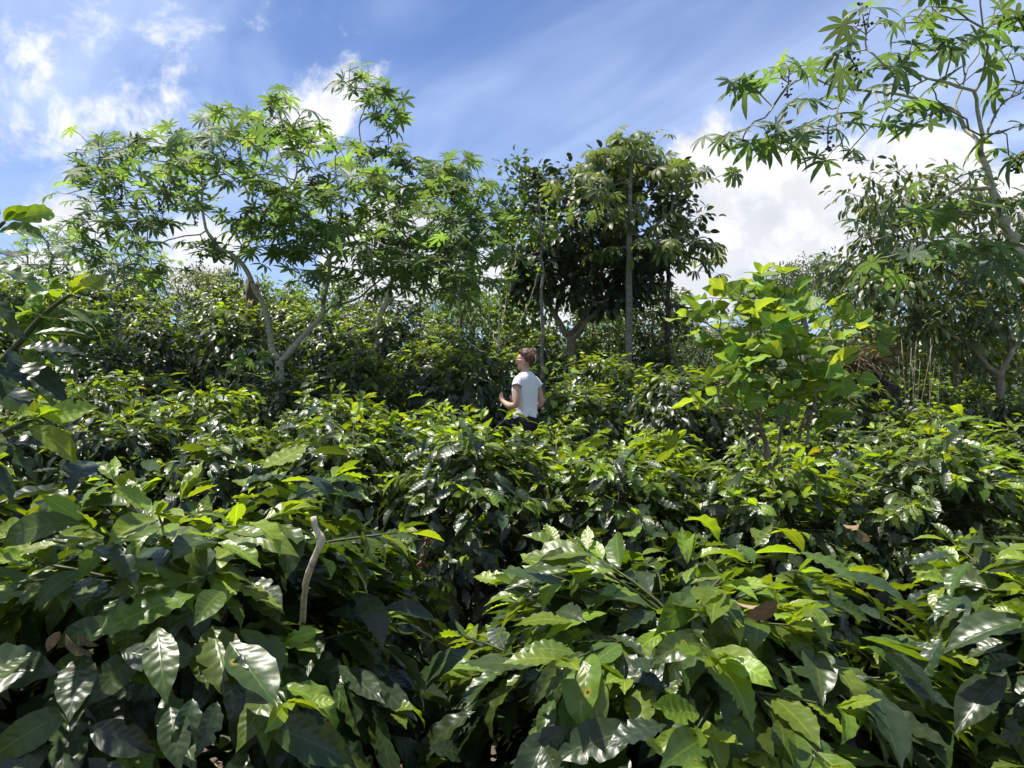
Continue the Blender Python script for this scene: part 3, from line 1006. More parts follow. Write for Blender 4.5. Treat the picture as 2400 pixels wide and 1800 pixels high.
# ------------------------------------------------------------------ trees
class Tree:
    def __init__(self, seed):
        self.rg = np.random.default_rng(seed)
        self.P, self.par = [], []

    def limb(self, pts, parent=None, step=.16, wob=.012):
        pts = [np.asarray(p, float) for p in pts]
        L = sum(np.linalg.norm(b - a) for a, b in zip(pts[:-1], pts[1:]))
        Q = smooth_path(pts, max(3, int(L / step) + 1))
        if parent is None and self.P:
            parent = int(np.argmin(np.linalg.norm(np.array(self.P) - Q[0], axis=1)))
            if np.linalg.norm(self.P[parent] - Q[0]) < step * 1.2:
                Q = Q[1:]
        idx = []
        for q in Q:
            self.P.append(q + self.rg.normal(0, wob, 3))
            self.par.append(-1 if parent is None else parent)
            parent = len(self.P) - 1
            idx.append(parent)
        return idx

    def tips(self, blobs):
        """blobs: (px, py, Y, rx px, ry px, depth m, count)"""
        out = []
        for px, py, Y, rx, ry, dp, n in blobs:
            for _ in range(n):
                v = unit(self.rg.normal(0, 1, 3)) * self.rg.uniform(.25, 1.0) ** .5
                out.append(at(px + v[0] * rx, py + v[1] * ry, Y + v[2] * dp))
        return out

    def attach(self, tips, step=.17, bow=.14, minlimb=0):
        T = list(tips)
        d0 = [np.min(np.linalg.norm(np.array(self.P) - t, axis=1)) for t in T]
        ends = []
        for i in np.argsort(d0):
            t = T[i]
            A = np.array(self.P)
            D = t - A
            dist = np.linalg.norm(D, axis=1)
            cost = dist * (1 + .55 * np.maximum(0, -D[:, 2] / np.maximum(dist, 1e-6)))
            cost[:minlimb] = 1e9
            j = int(np.argmin(cost))
            a = A[j]
            L = dist[j]
            pd = unit(A[j] - A[self.par[j]]) if self.par[j] >= 0 else Z
            c1 = a + pd * L * .25 + self.rg.normal(0, bow * L * .5, 3)
            c2 = a + (t - a) * .66 + self.rg.normal(0, bow * L * .6, 3) + Z * bow * L * .4
            n = max(2, int(L / step) + 1)
            Q = smooth_path([a, c1, c2, t], n + 1)[1:]
            p = j
            for q in Q:
                self.P.append(q)
                self.par.append(p)
                p = len(self.P) - 1
            ends.append(p)
        return ends

    def build(self, root, r_base, r_tip, mats, thr, extra=None, nside=8, flare=1.0, taper=3.2):
        P, par = np.array(self.P), np.array(self.par)
        n = len(P)
        kids = [[] for _ in range(n)]
        for i, p in enumerate(par):
            if p >= 0:
                kids[p].append(i)
        cnt = np.zeros(n)
        for i in range(n - 1, -1, -1):
            if not kids[i]:
                cnt[i] = 1
            if par[i] >= 0:
                cnt[par[i]] += cnt[i]
        tot = max(cnt[par < 0].max(), 2)
        plen = np.zeros(n)
        for i in range(n):
            if par[i] >= 0:
                plen[i] = plen[par[i]] + np.linalg.norm(P[i] - P[par[i]])
        rad = np.maximum(r_base * (cnt / tot) ** .34 * np.exp(-plen / taper), r_tip * cnt ** .12)
        base = np.array(root.location)
        chains = []
        stack = [(i, -1) for i in range(n) if par[i] < 0]
        while stack:
            i, p = stack.pop()
            ch = [p, i] if p >= 0 else [i]
            while kids[i]:
                k = sorted(kids[i], key=lambda q: -cnt[q])
                for o in k[1:]:
                    stack.append((o, i))
                i = k[0]
                ch.append(i)
            chains.append(ch)
        twigs = []
        first = True
        for ch in chains:
            r = rad[ch].copy()
            if len(ch) > 1 and par[ch[0]] >= 0 or (len(ch) > 1 and not first):
                r[0] = min(r[0], r[1] * 1.15)
            Q = P[ch] - base
            if len(Q) < 2:
                continue
            if r[0] >= thr or first:
                q = smooth_path(Q, len(Q) * 2)
                rr_ = np.interp(np.linspace(0, 1, len(q)), np.linspace(0, 1, len(r)), r)
                if first and flare != 1.0:
                    rr_[:3] *= [flare, 1 + (flare - 1) * .5, 1 + (flare - 1) * .2]
                V, F = tubes([(q, rr_, nside)])
                add('trunk' if first else 'branch', make_mesh('trunk' if first else 'branch', V, F, mats[0]), root)
            else:
                twigs.append((Q, r, 4 if r[0] > .006 else 3))
            first = False
        if extra:
            twigs += [(q - base, r, 3) for q, r in extra]
        if twigs:
            V, F = tubes(twigs)
            tag(add('twigs', make_mesh('twigs', V, F, mats[1]), root), kind='stuff')

    def dir(self, i, back=2):
        j = i
        for _ in range(back):
            if self.par[j] >= 0:
                j = self.par[j]
        return unit(self.P[i] - self.P[j] + 1e-6)


def palm_rosettes(T, ends, n, pet, rad, droop, rg, along=1):
    """lobed leaves on long stalks round the shoot ends"""
    pos, fwd, nrm, ln, ex = [], [], [], [], []
    for e in ends:
        k = int(rg.integers(n[0], n[1] + 1))
        a0 = rg.uniform(0, 6.28)
        d = T.dir(e)
        for j in range(k):
            p = np.array(T.P[e])
            if j >= 3 and along and T.par[e] >= 0:
                p = p + (np.array(T.P[T.par[e]]) - p) * rg.uniform(0, 1)
            a = a0 + j * 2.4 + rg.normal(0, .3)
            hz = np.array([math.cos(a), math.sin(a), 0])
            pd = unit(hz + d * .55 + Z * rg.uniform(-.15, .6))
            L = rg.uniform(*pet)
            end = p + pd * L - Z * L * .12
            ex.append((np.array([p, p + pd * L * .55 + Z * L * .03, end]), np.array([.0045, .0035, .003])))
            dr = rg.uniform(*droop)
            pos.append(end)
            fwd.append(unit(unit(pd * [1, 1, .2]) - Z * dr))
            nrm.append(Z + hz * rg.uniform(-.1, .7) + rg.normal(0, .42, 3))
            ln.append(rg.uniform(*rad))
    return np.array(pos), np.array(fwd), np.array(nrm), np.array(ln), ex


def clusters(T, ends, n, spread, ln, droop, rg, up=.0):
    """simple leaves in a loose tuft round each shoot end"""
    pos, fwd, nrm, l = [], [], [], []
    for e in ends:
        p0 = np.array(T.P[e])
        d = T.dir(e)
        for j in range(int(rg.integers(n[0], n[1] + 1))):
            v = unit(rg.normal(0, 1, 3))
            p = p0 + v * spread * rg.uniform(.1, 1) * [1, 1, .8]
            f = unit(v * .8 + d * .5 + Z * up - Z * rg.uniform(*droop))
            pos.append(p); fwd.append(f); nrm.append(Z + rg.normal(0, .4, 3)); l.append(rg.uniform(*ln))
    return np.array(pos), np.array(fwd), np.array(nrm), np.array(l)


def ball(r=1.0, nu=7, nv=5):
    V = [(0, 0, -r)]
    for i in range(1, nv):
        t = math.pi * i / nv
        for j in range(nu):
            a = 2 * math.pi * j / nu
            V.append((r * math.sin(t) * math.cos(a), r * math.sin(t) * math.sin(a), -r * math.cos(t)))
    V.append((0, 0, r))
    F = []
    for j in range(nu):
        F.append((0, 1 + (j + 1) % nu, 1 + j))
        F.append((len(V) - 1, 1 + (nv - 2) * nu + j, 1 + (nv - 2) * nu + (j + 1) % nu))
        for i in range(nv - 2):
            a = 1 + i * nu
            F.append((a + j, a + (j + 1) % nu, a + nu + (j + 1) % nu, a + nu + j))
    return np.array(V), F


def balls(centres, radii, nu=7, nv=5):
    V0, F0 = ball(1.0, nu, nv)
    V, F = [], []
    for c, r in zip(centres, radii):
        o = len(V) * len(V0)
        V.append(V0 * r + c)
        F += [tuple(q + o for q in f) for f in F0]
    return np.concatenate(V), F


def fruit_spikes(root, T, ends, count, rg, size=.013, down=.35):
    """upright or hanging spikes of spiny capsules, each a part"""
    base = np.array(root.location)
    for e in rg.choice(ends, min(count, len(ends)), replace=False):
        p = np.array(T.P[e])
        ax = unit(Z * (1 if rg.random() > down else -.9) + rg.normal(0, .3, 3))
        L = rg.uniform(.14, .26)
        cs, rs = [], []
        for j in range(int(rg.integers(16, 30))):
            t = rg.uniform(.2, 1)
            v = unit(rg.normal(0, 1, 3))
            cs.append(p - base + ax * L * t + v * rg.uniform(.02, .055) * (1.2 - .5 * t))
            rs.append(size * rg.uniform(.75, 1.15))
        V, F = balls(cs, rs, 6, 4)
        k = len(V)
        Vt, Ft = tubes([(np.array([p - base, p - base + ax * L]), np.array([.006, .003]), 4)])
        V = np.vstack([V, Vt])
        F += [tuple(int(q) + k for q in f) for a in Ft for f in a]
        add('fruit_cluster', make_mesh('fruit_cluster', V, F, M['fruit']), root)


def groot(name, px, py, Y, label, cat='tree', group=None, sink=True):
    p = at(px, py, Y)
    if sink:
        p[2] = float(ground_z(p[0], p[1])) - .03
    return empty(name, p, label, cat, group), p


# --- the big castor tree on the left
def castor_left():
    Y = 9.4
    root, b = groot('castor_tree', 658, 900, Y, 'wide castor oil tree with a forked pale trunk, filling the left of the sky')
    T = Tree(1)
    t0 = T.limb([b, at(656, 880, Y), at(655, 850, Y)])
    l1 = T.limb([at(655, 850, Y), at(635, 790, Y), at(612, 715, Y - .1), at(585, 645, Y - .2), at(555, 605, Y - .3), at(515, 580, Y - .3), at(485, 540, Y - .2), at(474, 480, Y - .1), at(472, 430, Y), at(468, 380, Y + .2), at(455, 335, Y + .3)], t0[-1])
    T.limb([at(488, 545, Y - .2), at(455, 550, Y - .3), at(400, 560, Y - .3), at(350, 575, Y - .5), at(300, 600, Y - .6), at(285, 640, Y - .7)])
    T.limb([at(472, 440, Y), at(420, 455, Y + .3), at(360, 470, Y + .5), at(290, 480, Y + .6), at(235, 470, Y + .7)])
    T.limb([at(470, 420, Y), at(420, 390, Y - .4), at(350, 370, Y - .7), at(280, 350, Y - .8), at(235, 335, Y - .9)])
    l2 = T.limb([at(655, 850, Y), at(700, 800, Y), at(760, 735, Y + .1), at(800, 710, Y + .15), at(850, 690, Y + .2), at(900, 650, Y + .3)], t0[-1])
    T.limb([at(757, 738, Y + .1), at(762, 700, Y + .05), at(768, 650, Y - .1), at(775, 600, Y - .2), at(800, 560, Y - .2), at(840, 530, Y - .2)])
    T.limb([at(556, 606, Y - .3), at(590, 560, Y + .1), at(620, 500, Y + .3), at(655, 455, Y + .4), at(690, 420, Y + .4), at(700, 380, Y + .4), at(720, 340, Y + .4), at(745, 300, Y + .4)])
    T.limb([at(690, 420, Y + .4), at(650, 410, Y), at(600, 410, Y - .2), at(550, 420, Y - .3), at(520, 400, Y - .5)])
    T.limb([at(700, 385, Y + .4), at(740, 420, Y + .2), at(800, 410, Y), at(840, 370, Y), at(843, 300, Y), at(850, 260, Y)])
    T.limb([at(840, 530, Y - .2), at(900, 500, Y - .3), at(960, 470, Y - .4), at(1020, 440, Y - .3)])
    T.limb([at(840, 530, Y - .2), at(880, 560, Y - .5), at(950, 590, Y - .8), at(1040, 610, Y - 1.0)])
    nl = len(T.P)
    tips = T.tips([(260, 370, Y, 80, 60, 1.0, 16), (230, 470, Y, 80, 70, 1.1, 16), (280, 560, Y - .3, 120, 65, 1.1, 14), (380, 370, Y, 130, 60, 1.6, 22), (390, 480, Y, 110, 60, 1.5, 18),
                   (560, 350, Y, 120, 90, 1.7, 26), (660, 280, Y, 80, 60, 1.2, 16), (680, 410, Y, 130, 100, 1.7, 22), (848, 195, Y, 40, 38, .35, 5), (890, 260, Y, 45, 60, .4, 8), (870, 390, Y, 120, 80, 1.5, 22),
                   (980, 430, Y, 120, 70, 1.2, 22), (1080, 440, Y, 80, 70, 1.1, 16), (1010, 540, Y - .2, 140, 80, 1.3, 28), (860, 510, Y, 130, 90, 1.5, 18), (640, 540, Y, 100, 90, 1.3, 18), (780, 620, Y - .4, 120, 60, 1.0, 14), (1090, 640, Y - .6, 90, 60, .8, 14),
                   (335, 640, Y - .6, 80, 30, .6, 8), (600, 540, Y - .6, 50, 60, .4, 8), (760, 500, Y, 120, 80, 1.4, 14), (900, 610, Y - .3, 120, 55, 1.0, 18), (1010, 650, Y - .4, 110, 50, .9, 16), (700, 520, Y, 110, 70, 1.2, 14), (1120, 540, Y - .2, 60, 70, .9, 12), (480, 590, Y - .4, 90, 30, .6, 6), (230, 600, Y - .2, 80, 40, .8, 4)])
    ends = T.attach(tips, minlimb=len(t0))
    rg = T.rg
    pos, fwd, nrm, ln, ex = palm_rosettes(T, ends, (2, 4), (.08, .24), (.145, .235), (-.2, .7), rg)
    fruit_spikes(root, T, ends, 46, rg)
    T.build(root, .074, .006, (M['castor_bark'], M['castor_twig']), .018, ex, 9, 1.15)
    leaves(root, 'castor', M['castor'], pos, fwd, nrm, ln, np.clip(rg.normal(.5, .28, len(pos)), 0, 1), None, 300)


# --- the second castor tree behind it
def castor_behind():
    Y = 13.2
    root, b = groot('castor_tree', 888, 800, Y, 'slender pale castor oil tree behind, seen under the wide crown', 'tree')
    T = Tree(2)
    t0 = T.limb([b, at(890, 760, Y), at(897, 725, Y)])
    T.limb([at(897, 725, Y), at(912, 680, Y), at(925, 640, Y), at(945, 590, Y), at(990, 540, Y), at(1030, 500, Y)], t0[-1])
    T.limb([at(897, 725, Y), at(885, 690, Y), at(870, 640, Y), at(850, 590, Y), at(820, 540, Y)], t0[-1])
    tips = T.tips([(1000, 560, Y, 110, 80, 1.2, 24), (1090, 560, Y, 80, 90, 1.2, 22), (860, 560, Y, 90, 70, 1.2, 10), (1020, 460, Y, 110, 60, 1.2, 10), (930, 610, Y, 60, 40, .8, 4)])
    ends = T.attach(tips, minlimb=len(t0))
    rg = T.rg
    pos, fwd, nrm, ln, ex = palm_rosettes(T, ends, (3, 5), (.10, .24), (.12, .20), (-.1, .7), rg)
    T.build(root, .10, .008, (M['castor_bark'], M['castor_twig']), .02, ex, 8, 1.2)
    leaves(root, 'castor', M['castor'], pos, fwd, nrm, ln, np.clip(rg.normal(.5, .25, len(pos)), 0, 1), None, 90)


# --- the near castor tree on the right
def castor_right():
    Y = 5.4
    root, b = groot('castor_tree', 2530, 1000, Y + .2, 'near castor oil tree leaning in at the upper right with big lobed leaves')
    T = Tree(3)
    t0 = T.limb([b, at(2500, 900, Y + .2), at(2440, 730, Y + .1), at(2396, 600, Y), at(2352, 513, Y)], step=.12)
    l1 = T.limb([at(2352, 513, Y), at(2323, 445, Y), at(2305, 354, Y), at(2298, 315, Y), at(2283, 217, Y - .1), at(2215, 195, Y - .3), at(2142, 177, Y - .4), at(2070, 145, Y - .5), at(2034, 112, Y - .5)], t0[-1], .12)
    T.limb([at(2308, 365, Y), at(2269, 307, Y + .15), at(2233, 260, Y + .25), at(2179, 235, Y + .3), at(2106, 217, Y + .3), at(2034, 213, Y + .3), at(1980, 206, Y + .25), at(1936, 192, Y + .2), at(1889, 184, Y + .2), at(1835, 217, Y + .1), at(1781, 282, Y + .1), at(1750, 300, Y)], step=.12)
    T.limb([at(2284, 220, Y - .1), at(2309, 174, Y - .1), at(2305, 90, Y - .2), at(2302, 0, Y - .3), at(2290, -80, Y - .3)], step=.12)
    T.limb([at(2240, 265, Y + .25), at(2265, 170, Y + .5), at(2302, 108, Y + .6), at(2345, 0, Y + .7), at(2360, -80, Y + .8)], step=.12)
    T.limb([at(2318, 440, Y), at(2269, 440, Y - .1), at(2215, 459, Y - .2), at(2160, 506, Y - .3), at(2088, 550, Y - .4), at(2050, 565, Y - .4)], step=.12)
    T.limb([at(2302, 340, Y), at(2330, 280, Y + .1), at(2400, 200, Y + .3)], step=.12)
    T.limb([at(2296, 310, Y), at(2240, 270, Y - .3), at(2200, 230, Y - .5)], step=.12)
    T.limb([at(2200, 230, Y - .5), at(2185, 205, Y - .55)], step=.12)
    T.limb([at(1985, 207, Y + .25), at(1965, 250, Y + .15), at(1958, 300, Y), at(1968, 335, Y)], step=.1)
    T.limb([at(2302, 80, Y - .2), at(2250, 40, Y - .3), at(2200, 10, Y - .4)], step=.12)
    ends = T.attach([at(*p) for p in [(1712, 195, Y), (1760, 210, Y + .2), (1835, 185, Y - .1), (1850, 165, Y + .3), (1700, 320, Y), (1740, 330, Y + .2), (1790, 300, Y - .2), (1860, 340, Y), (1900, 320, Y + .2), (1968, 340, Y), (1940, 300, Y - .2), (1920, 240, Y + .1),
            (2030, 80, Y - .5), (2010, 60, Y - .2), (1990, 130, Y - .4), (2060, 160, Y - .6), (2130, 130, Y - .3), (2150, 40, Y - .4), (2185, 20, Y - .1), (2110, 210, Y - .2), (2060, 240, Y + .2), (2130, 260, Y + .1), (2180, 270, Y - .4), (2060, 300, Y - .2), (2250, 200, Y - .2), (2230, 120, Y - .3),
            (2320, 60, Y), (2360, 140, Y + .2), (2390, 220, Y), (2385, 40, Y - .1), (2370, 300, Y - .2), (2395, 360, Y + .2), (2290, -40, Y - .3), (2200, -30, Y - .4), (2370, -60, Y + .5), (2260, 120, Y + .3),
            (2030, 540, Y - .4), (2040, 600, Y - .3), (2090, 600, Y - .7), (2120, 520, Y - .5), (2180, 560, Y - .6), (2200, 480, Y - .2), (2260, 500, Y - .5), (2270, 420, Y - .2), (2300, 560, Y - .3), (2340, 620, Y - .4), (2380, 480, Y - .2), (2180, 420, Y + .3), (2230, 590, Y), (2140, 620, Y - .2)]], step=.1, bow=.2, minlimb=len(t0))
    rg = T.rg
    pos, fwd, nrm, ln, ex = palm_rosettes(T, ends, (2, 4), (.08, .2), (.14, .22), (.05, 1.0), rg)
    fruit_spikes(root, T, ends, 7, rg, .0100, .6)
    T.build(root, .070, .0055, (M['castor_bark'], M['castor_twig']), .011, ex, 9, 1.2, 3.2)
    leaves(root, 'castor', M['castor'], pos, fwd, nrm, ln, np.clip(rg.normal(.35, .22, len(pos)), 0, 1), None, 300)


def cecropia(px, pyb, pyt, Y, r, label, seed, bark, tipl, nl=(3, 6), lr=(.17, .27), tone=.6, maxn=160):
    root, b = groot('cecropia_tree', px, pyb, Y, label)
    T = Tree(seed)
    t0 = T.limb([b, at(px + 2, (pyb * 2 + pyt) / 3, Y), at(px + 3, (pyb + 2 * pyt) / 3, Y), at(px + 8, pyt, Y)], wob=.004)
    n0 = int(len(t0) * .55)
    ends = T.attach([at(a, c, Y + q) for a, c, q in tipl], step=.2, bow=.10, minlimb=n0)
    rg = T.rg
    pos, fwd, nrm, ln, ex = palm_rosettes(T, ends + [t0[-1]], nl, (.15, .42), lr, (.0, .8), rg)
    T.build(root, r, .010, (bark, M['castor_twig']), .018, ex, 9, 1.1, 9.0)
    leaves(root, 'cecropia', M['cecropia'], pos, fwd, nrm, ln, np.clip(rg.normal(tone, .2, len(pos)), 0, .9), None, maxn)


def leafy_tree(name, label, seed, limbs, blobs, key, mat, bark, r_base, per_tip, spread, ln, droop, tone, maxn=0, thr=.02, twig=None, r_tip=.006, root_at=None, up=0., cat='tree', group=None, step=.2, trunk_free=3, tone_top=None):
    root, b = groot(name, *root_at, label, cat, group)
    T = Tree(seed)
    first = True
    for l in limbs:
        pts = [at(*p) for p in l]
        if first:
            pts = [b] + pts
        T.limb(pts, step=step)
        first = False
    ends = T.attach(T.tips(blobs), step=step, minlimb=trunk_free)
    rg = T.rg
    pos, fwd, nrm, l = clusters(T, ends, per_tip, spread, ln, droop, rg, up)
    T.build(root, r_base, r_tip, (bark, twig or bark), thr, None, 8, 1.15, 4.0 if root_at[2] < 30 else 12)
    tn = np.minimum(rg.normal(tone[0], tone[1], len(pos)), .84)
    if tone_top is not None:
        # whole shoots flush brown or pale
        grp = np.floor(pos * 2.3) @ np.array([13.1, 7.7, 3.3])
        fl = (np.abs(np.sin(grp * 12.9898) * 43758.5453) % 1.0) < tone_top[0]
        tn = np.where(fl, rg.normal(tone_top[1], .06, len(pos)), tn)
    leaves(root, key, mat, pos, fwd, nrm, l, np.clip(tn, 0, 1), None, maxn)
    return root, T


castor_left()
castor_behind()
castor_right()
rgc = np.random.default_rng(44)
cecropia(1472, 905, 365, 13.6, .078, 'tall cecropia with a straight grey ringed trunk and umbrella crown, at the centre', 21, M['grey_bark'],
         [(1475 + rgc.normal(0, 90), 350 + rgc.uniform(0, 250), rgc.normal(0, .8)) for _ in range(34)] + [(1400, 400, .3), (1550, 395, -.2), (1420, 360, -.5), (1530, 350, .4), (1600, 440, 0), (1390, 470, .2), (1480, 330, 0)])
cecropia(1563, 880, 560, 15.5, .07, 'shorter dark-trunked cecropia to the right of the tall grey one', 22, M['dark_bark'],
         [(1570 + rgc.normal(0, 60), 555 + rgc.uniform(0, 180), rgc.normal(0, .6)) for _ in range(16)] + [(1640, 610, 0), (1660, 640, .2), (1510, 580, -.2)], maxn=90)
DY = 15.2
leafy_tree('shade_tree', 'dense dark shade tree splitting low into several smooth stems, behind the tall cecropia', 31,
           [[(1340, 800, DY), (1325, 780, DY)], [(1325, 780, DY), (1300, 735, DY), (1275, 690, DY), (1255, 640, DY), (1250, 570, DY)], [(1335, 790, DY), (1370, 740, DY), (1400, 690, DY), (1415, 620, DY), (1430, 560, DY)],
            [(1340, 800, DY), (1370, 760, DY - .2), (1410, 715, DY - .2), (1440, 660, DY - .2), (1480, 590, DY)], [(1300, 740, DY), (1320, 690, DY + .4), (1310, 620, DY + .5), (1330, 540, DY + .5)]],
           [(1270, 560, DY, 110, 130, 1.3, 36), (1380, 520, DY, 120, 130, 1.5, 46), (1490, 540, DY, 100, 130, 1.3, 34), (1440, 660, DY, 100, 70, 1.0, 30), (1320, 620, DY, 130, 90, 1.3, 40), (1500, 640, DY, 70, 80, 1.0, 20), (1230, 580, DY, 70, 110, 1.0, 24), (1400, 690, DY, 120, 40, 1.0, 20), (1250, 670, DY, 60, 40, .8, 10), (1330, 440, DY, 120, 55, 1.2, 22), (1240, 430, DY, 50, 45, .6, 6), (1450, 400, DY, 130, 50, 1.2, 20), (1590, 430, DY, 70, 60, .8, 12), (1620, 520, DY, 55, 55, .6, 8)],
           'broad', M['dark_tree'], M['brown_bark'], .13, (16, 24), .34, (.13, .21), (-.1, .7), (.33, .16), 160, .03, root_at=(1342, 840, DY), tone_top=(.05, .92))
leafy_tree('slender_tree', 'thin straight grey pole of a tree with pale yellowish tufts, left of the shade tree', 32,
           [[(1270, 760, 12.6), (1269, 660, 12.6), (1270, 560, 12.6), (1262, 480, 12.6)]],
           [(1200, 560, 12.6, 60, 70, .7, 22), (1270, 520, 12.6, 50, 60, .6, 18), (1190, 480, 12.6, 50, 60, .6, 12), (1215, 400, 12.6, 35, 45, .4, 8)],
           'broad', M['pale'], M['grey_bark'], .045, (10, 16), .2, (.07, .13), (-.3, .6), (.25, .25), 60, .02, root_at=(1270, 850, 12.6), trunk_free=9, tone_top=(.12, .95))
IY = 11.4
leafy_tree('inga_tree', 'spreading tree with drooping olive and rust-tipped leaves at the right', 33,
           [[(2342, 900, IY), (2342, 880, IY)], [(2342, 880, IY), (2290, 830, IY), (2240, 795, IY - .1), (2180, 750, IY - .2), (2120, 700, IY - .3)], [(2342, 880, IY), (2370, 830, IY), (2400, 780, IY), (2420, 700, IY + .2), (2400, 600, IY + .3), (2330, 500, IY + .3), (2250, 450, IY + .4)],
            [(2372, 825, IY), (2360, 770, IY + .4), (2330, 730, IY + .5), (2260, 660, IY + .7), (2160, 600, IY + .8), (2080, 520, IY + .8), (2030, 440, IY + .8)]],
           [(2080, 450, IY + .6, 110, 55, .9, 16), (2200, 460, IY + .5, 130, 55, 1.0, 18), (2330, 500, IY + .4, 100, 90, 1.1, 24), (2120, 570, IY + .4, 130, 70, 1.1, 24), (2250, 620, IY + .3, 150, 70, 1.2, 36), (2100, 690, IY, 120, 70, 1.0, 26), (2240, 740, IY, 130, 70, 1.1, 32), (2360, 680, IY, 90, 100, 1.2, 28), (2000, 640, IY + .2, 90, 50, .8, 12), (2120, 800, IY, 80, 40, .7, 10), (2060, 850, IY + .2, 70, 40, .6, 8)],
           'inga', M['inga'], M['brown_bark'], .085, (20, 28), .36, (.11, .19), (.2, 1.3), (.42, .22), 200, .02, root_at=(2345, 930, IY), tone_top=(.03, .92))
leafy_tree('olive_tree', 'dense olive tree farther back, filling the gap under the drooping tree at the right', 37,
           [[(2240, 850, 15), (2230, 800, 15), (2220, 740, 15)], [(2225, 780, 15), (2300, 720, 15), (2380, 660, 15)], [(2225, 780, 15), (2150, 740, 15), (2070, 700, 15)]],
           [(2100, 720, 15, 110, 90, 1.2, 40), (2240, 700, 15, 120, 110, 1.3, 46), (2370, 720, 15, 100, 110, 1.3, 40), (2180, 820, 15, 150, 50, 1.1, 30), (2340, 850, 15, 110, 50, 1.0, 24), (2020, 780, 15, 70, 60, .9, 16)],
           'broad', M['inga'], M['brown_bark'], .10, (14, 22), .34, (.10, .17), (0., 1.1), (.55, .2), 0, .03, root_at=(2240, 900, 15), tone_top=(.02, .92))
leafy_tree('flat_topped_tree', 'distant flat-topped tree with fine greyish leaves against the cloud', 34,
           [[(1890, 800, 34), (1885, 760, 34), (1880, 730, 34)], [(1880, 730, 34), (1850, 690, 34), (1810, 660, 34)], [(1880, 730, 34), (1900, 680, 34), (1960, 640, 34)]],
           [(1850, 665, 34, 90, 45, 2.5, 60), (1930, 640, 34, 80, 40, 2.5, 50), (1800, 700, 34, 70, 35, 2, 36), (1990, 680, 34, 80, 40, 2, 40), (1900, 700, 34, 110, 40, 2, 40)],
           'tiny', M['inga'], M['brown_bark'], .22, (30, 44), .5, (.10, .17), (-.2, .6), (.30, .12), 0, .05, root_at=(1890, 830, 34), step=.5, r_tip=.012)
leafy_tree('round_tree', 'small round olive tree on the skyline, seen under the wide castor crown', 35,
           [[(470, 740, 23), (470, 700, 23)]], [(455, 670, 23, 60, 45, 1.0, 60), (520, 670, 23, 50, 40, 1.0, 40), (440, 710, 23, 50, 30, .8, 20)],
           'tiny', M['inga'], M['brown_bark'], .12, (30, 40), .3, (.07, .12), (-.3, .4), (.62, .15), 0, .04, root_at=(470, 770, 23), step=.4, r_tip=.01)
for i, (px, lab, bl) in enumerate([(120, 'feathery pale castor tree on the slope at the far left edge', [(90, 590, 15, 70, 60, 1, 26), (150, 560, 15, 50, 50, 1, 18), (110, 660, 15, 80, 50, 1, 18), (40, 640, 15, 60, 60, 1, 14)]),
                                   (320, 'feathery pale castor tree on the slope under the left side of the wide crown', [(290, 600, 15.5, 70, 60, 1, 22), (360, 620, 15.5, 60, 50, 1, 18), (240, 640, 15.5, 60, 60, 1, 18), (330, 690, 15.5, 80, 30, 1, 14)])]):
    Y = bl[0][2]
    root, b = groot('castor_tree', px, 760, Y, lab, 'tree', 'feathery castor trees on the slope')
    T = Tree(60 + i)
    t0 = T.limb([b, at(px, 720, Y), at(px + 6, 680, Y), at(px - 4, 630, Y)])
    ends = T.attach(T.tips(bl), minlimb=3)
    pos, fwd, nrm, ln, ex = palm_rosettes(T, ends, (2, 4), (.08, .2), (.09, .16), (.0, .7), T.rg)
    T.build(root, .06, .007, (M['castor_bark'], M['castor_twig']), .02, ex, 7)
    leaves(root, 'castor', M['castor'], pos, fwd, nrm, ln, np.clip(T.rg.normal(.6, .25, len(pos)), 0, 1), None, 60)
# loose bushes and small trees along the skyline
sky = [(640, 700, 20, 'pale loose bush on the skyline left of the forked castor trunk', 'pale', 'broad'), (760, 690, 21, 'pale loose bush on the skyline inside the fork of the castor', 'pale', 'broad'), (840, 700, 22, 'greyish bush on the skyline right of the castor fork', 'inga', 'inga'),
       (1000, 690, 21, 'pale twiggy bush on the skyline left of the bare poles', 'pale', 'inga'), (1110, 730, 20, 'pale bush on the skyline behind the bare poles', 'pale', 'broad'), (1400, 760, 20, 'bright bush behind the stems of the shade tree', 'pale', 'broad'),
       (1640, 790, 20, 'greyish bush right of the dark cecropia trunk', 'inga', 'inga'), (1980, 790, 18, 'olive bush behind the bright large-leaved shrub', 'inga', 'inga'), (2120, 830, 17, 'pale bush behind the dry reeds', 'pale', 'broad'), (2260, 840, 16, 'dark olive bush under the drooping tree', 'inga', 'broad'), (2400, 800, 17, 'pale bush at the right edge behind the drooping tree', 'pale', 'broad'),
       (210, 720, 17, 'grey green bush on the slope below the feathery castor trees', 'inga', 'inga'), (20, 720, 14, 'pale bush on the slope at the far left', 'pale', 'broad'), (560, 720, 18, 'dark bush on the slope beside the rotting stump', 'dark_tree', 'broad'),
       (1230, 700, 17, 'pale scrub under the left side of the shade tree crown', 'pale', 'broad'), (1390, 715, 17.5, 'pale scrub seen between the stems of the shade tree', 'pale', 'inga'), (1080, 690, 18, 'pale scrub on the skyline below the right end of the wide crown', 'pale', 'inga'), (1530, 720, 18, 'olive scrub behind the tall grey cecropia trunk', 'inga', 'broad'),
       (930, 730, 19, 'dark bush on the skyline right of the second castor trunk', 'dark_tree', 'broad'), (1200, 760, 19, 'dark olive bush on the skyline behind the woman', 'inga', 'broad'), (1500, 790, 19, 'dark bush between the two cecropia trunks', 'dark_tree', 'broad'), (1580, 770, 24, 'pale grey bush far behind the dark cecropia trunk', 'pale', 'broad'),
       (1740, 800, 22, 'olive bush between the dark cecropia and the large-leaved shrub', 'inga', 'inga')]
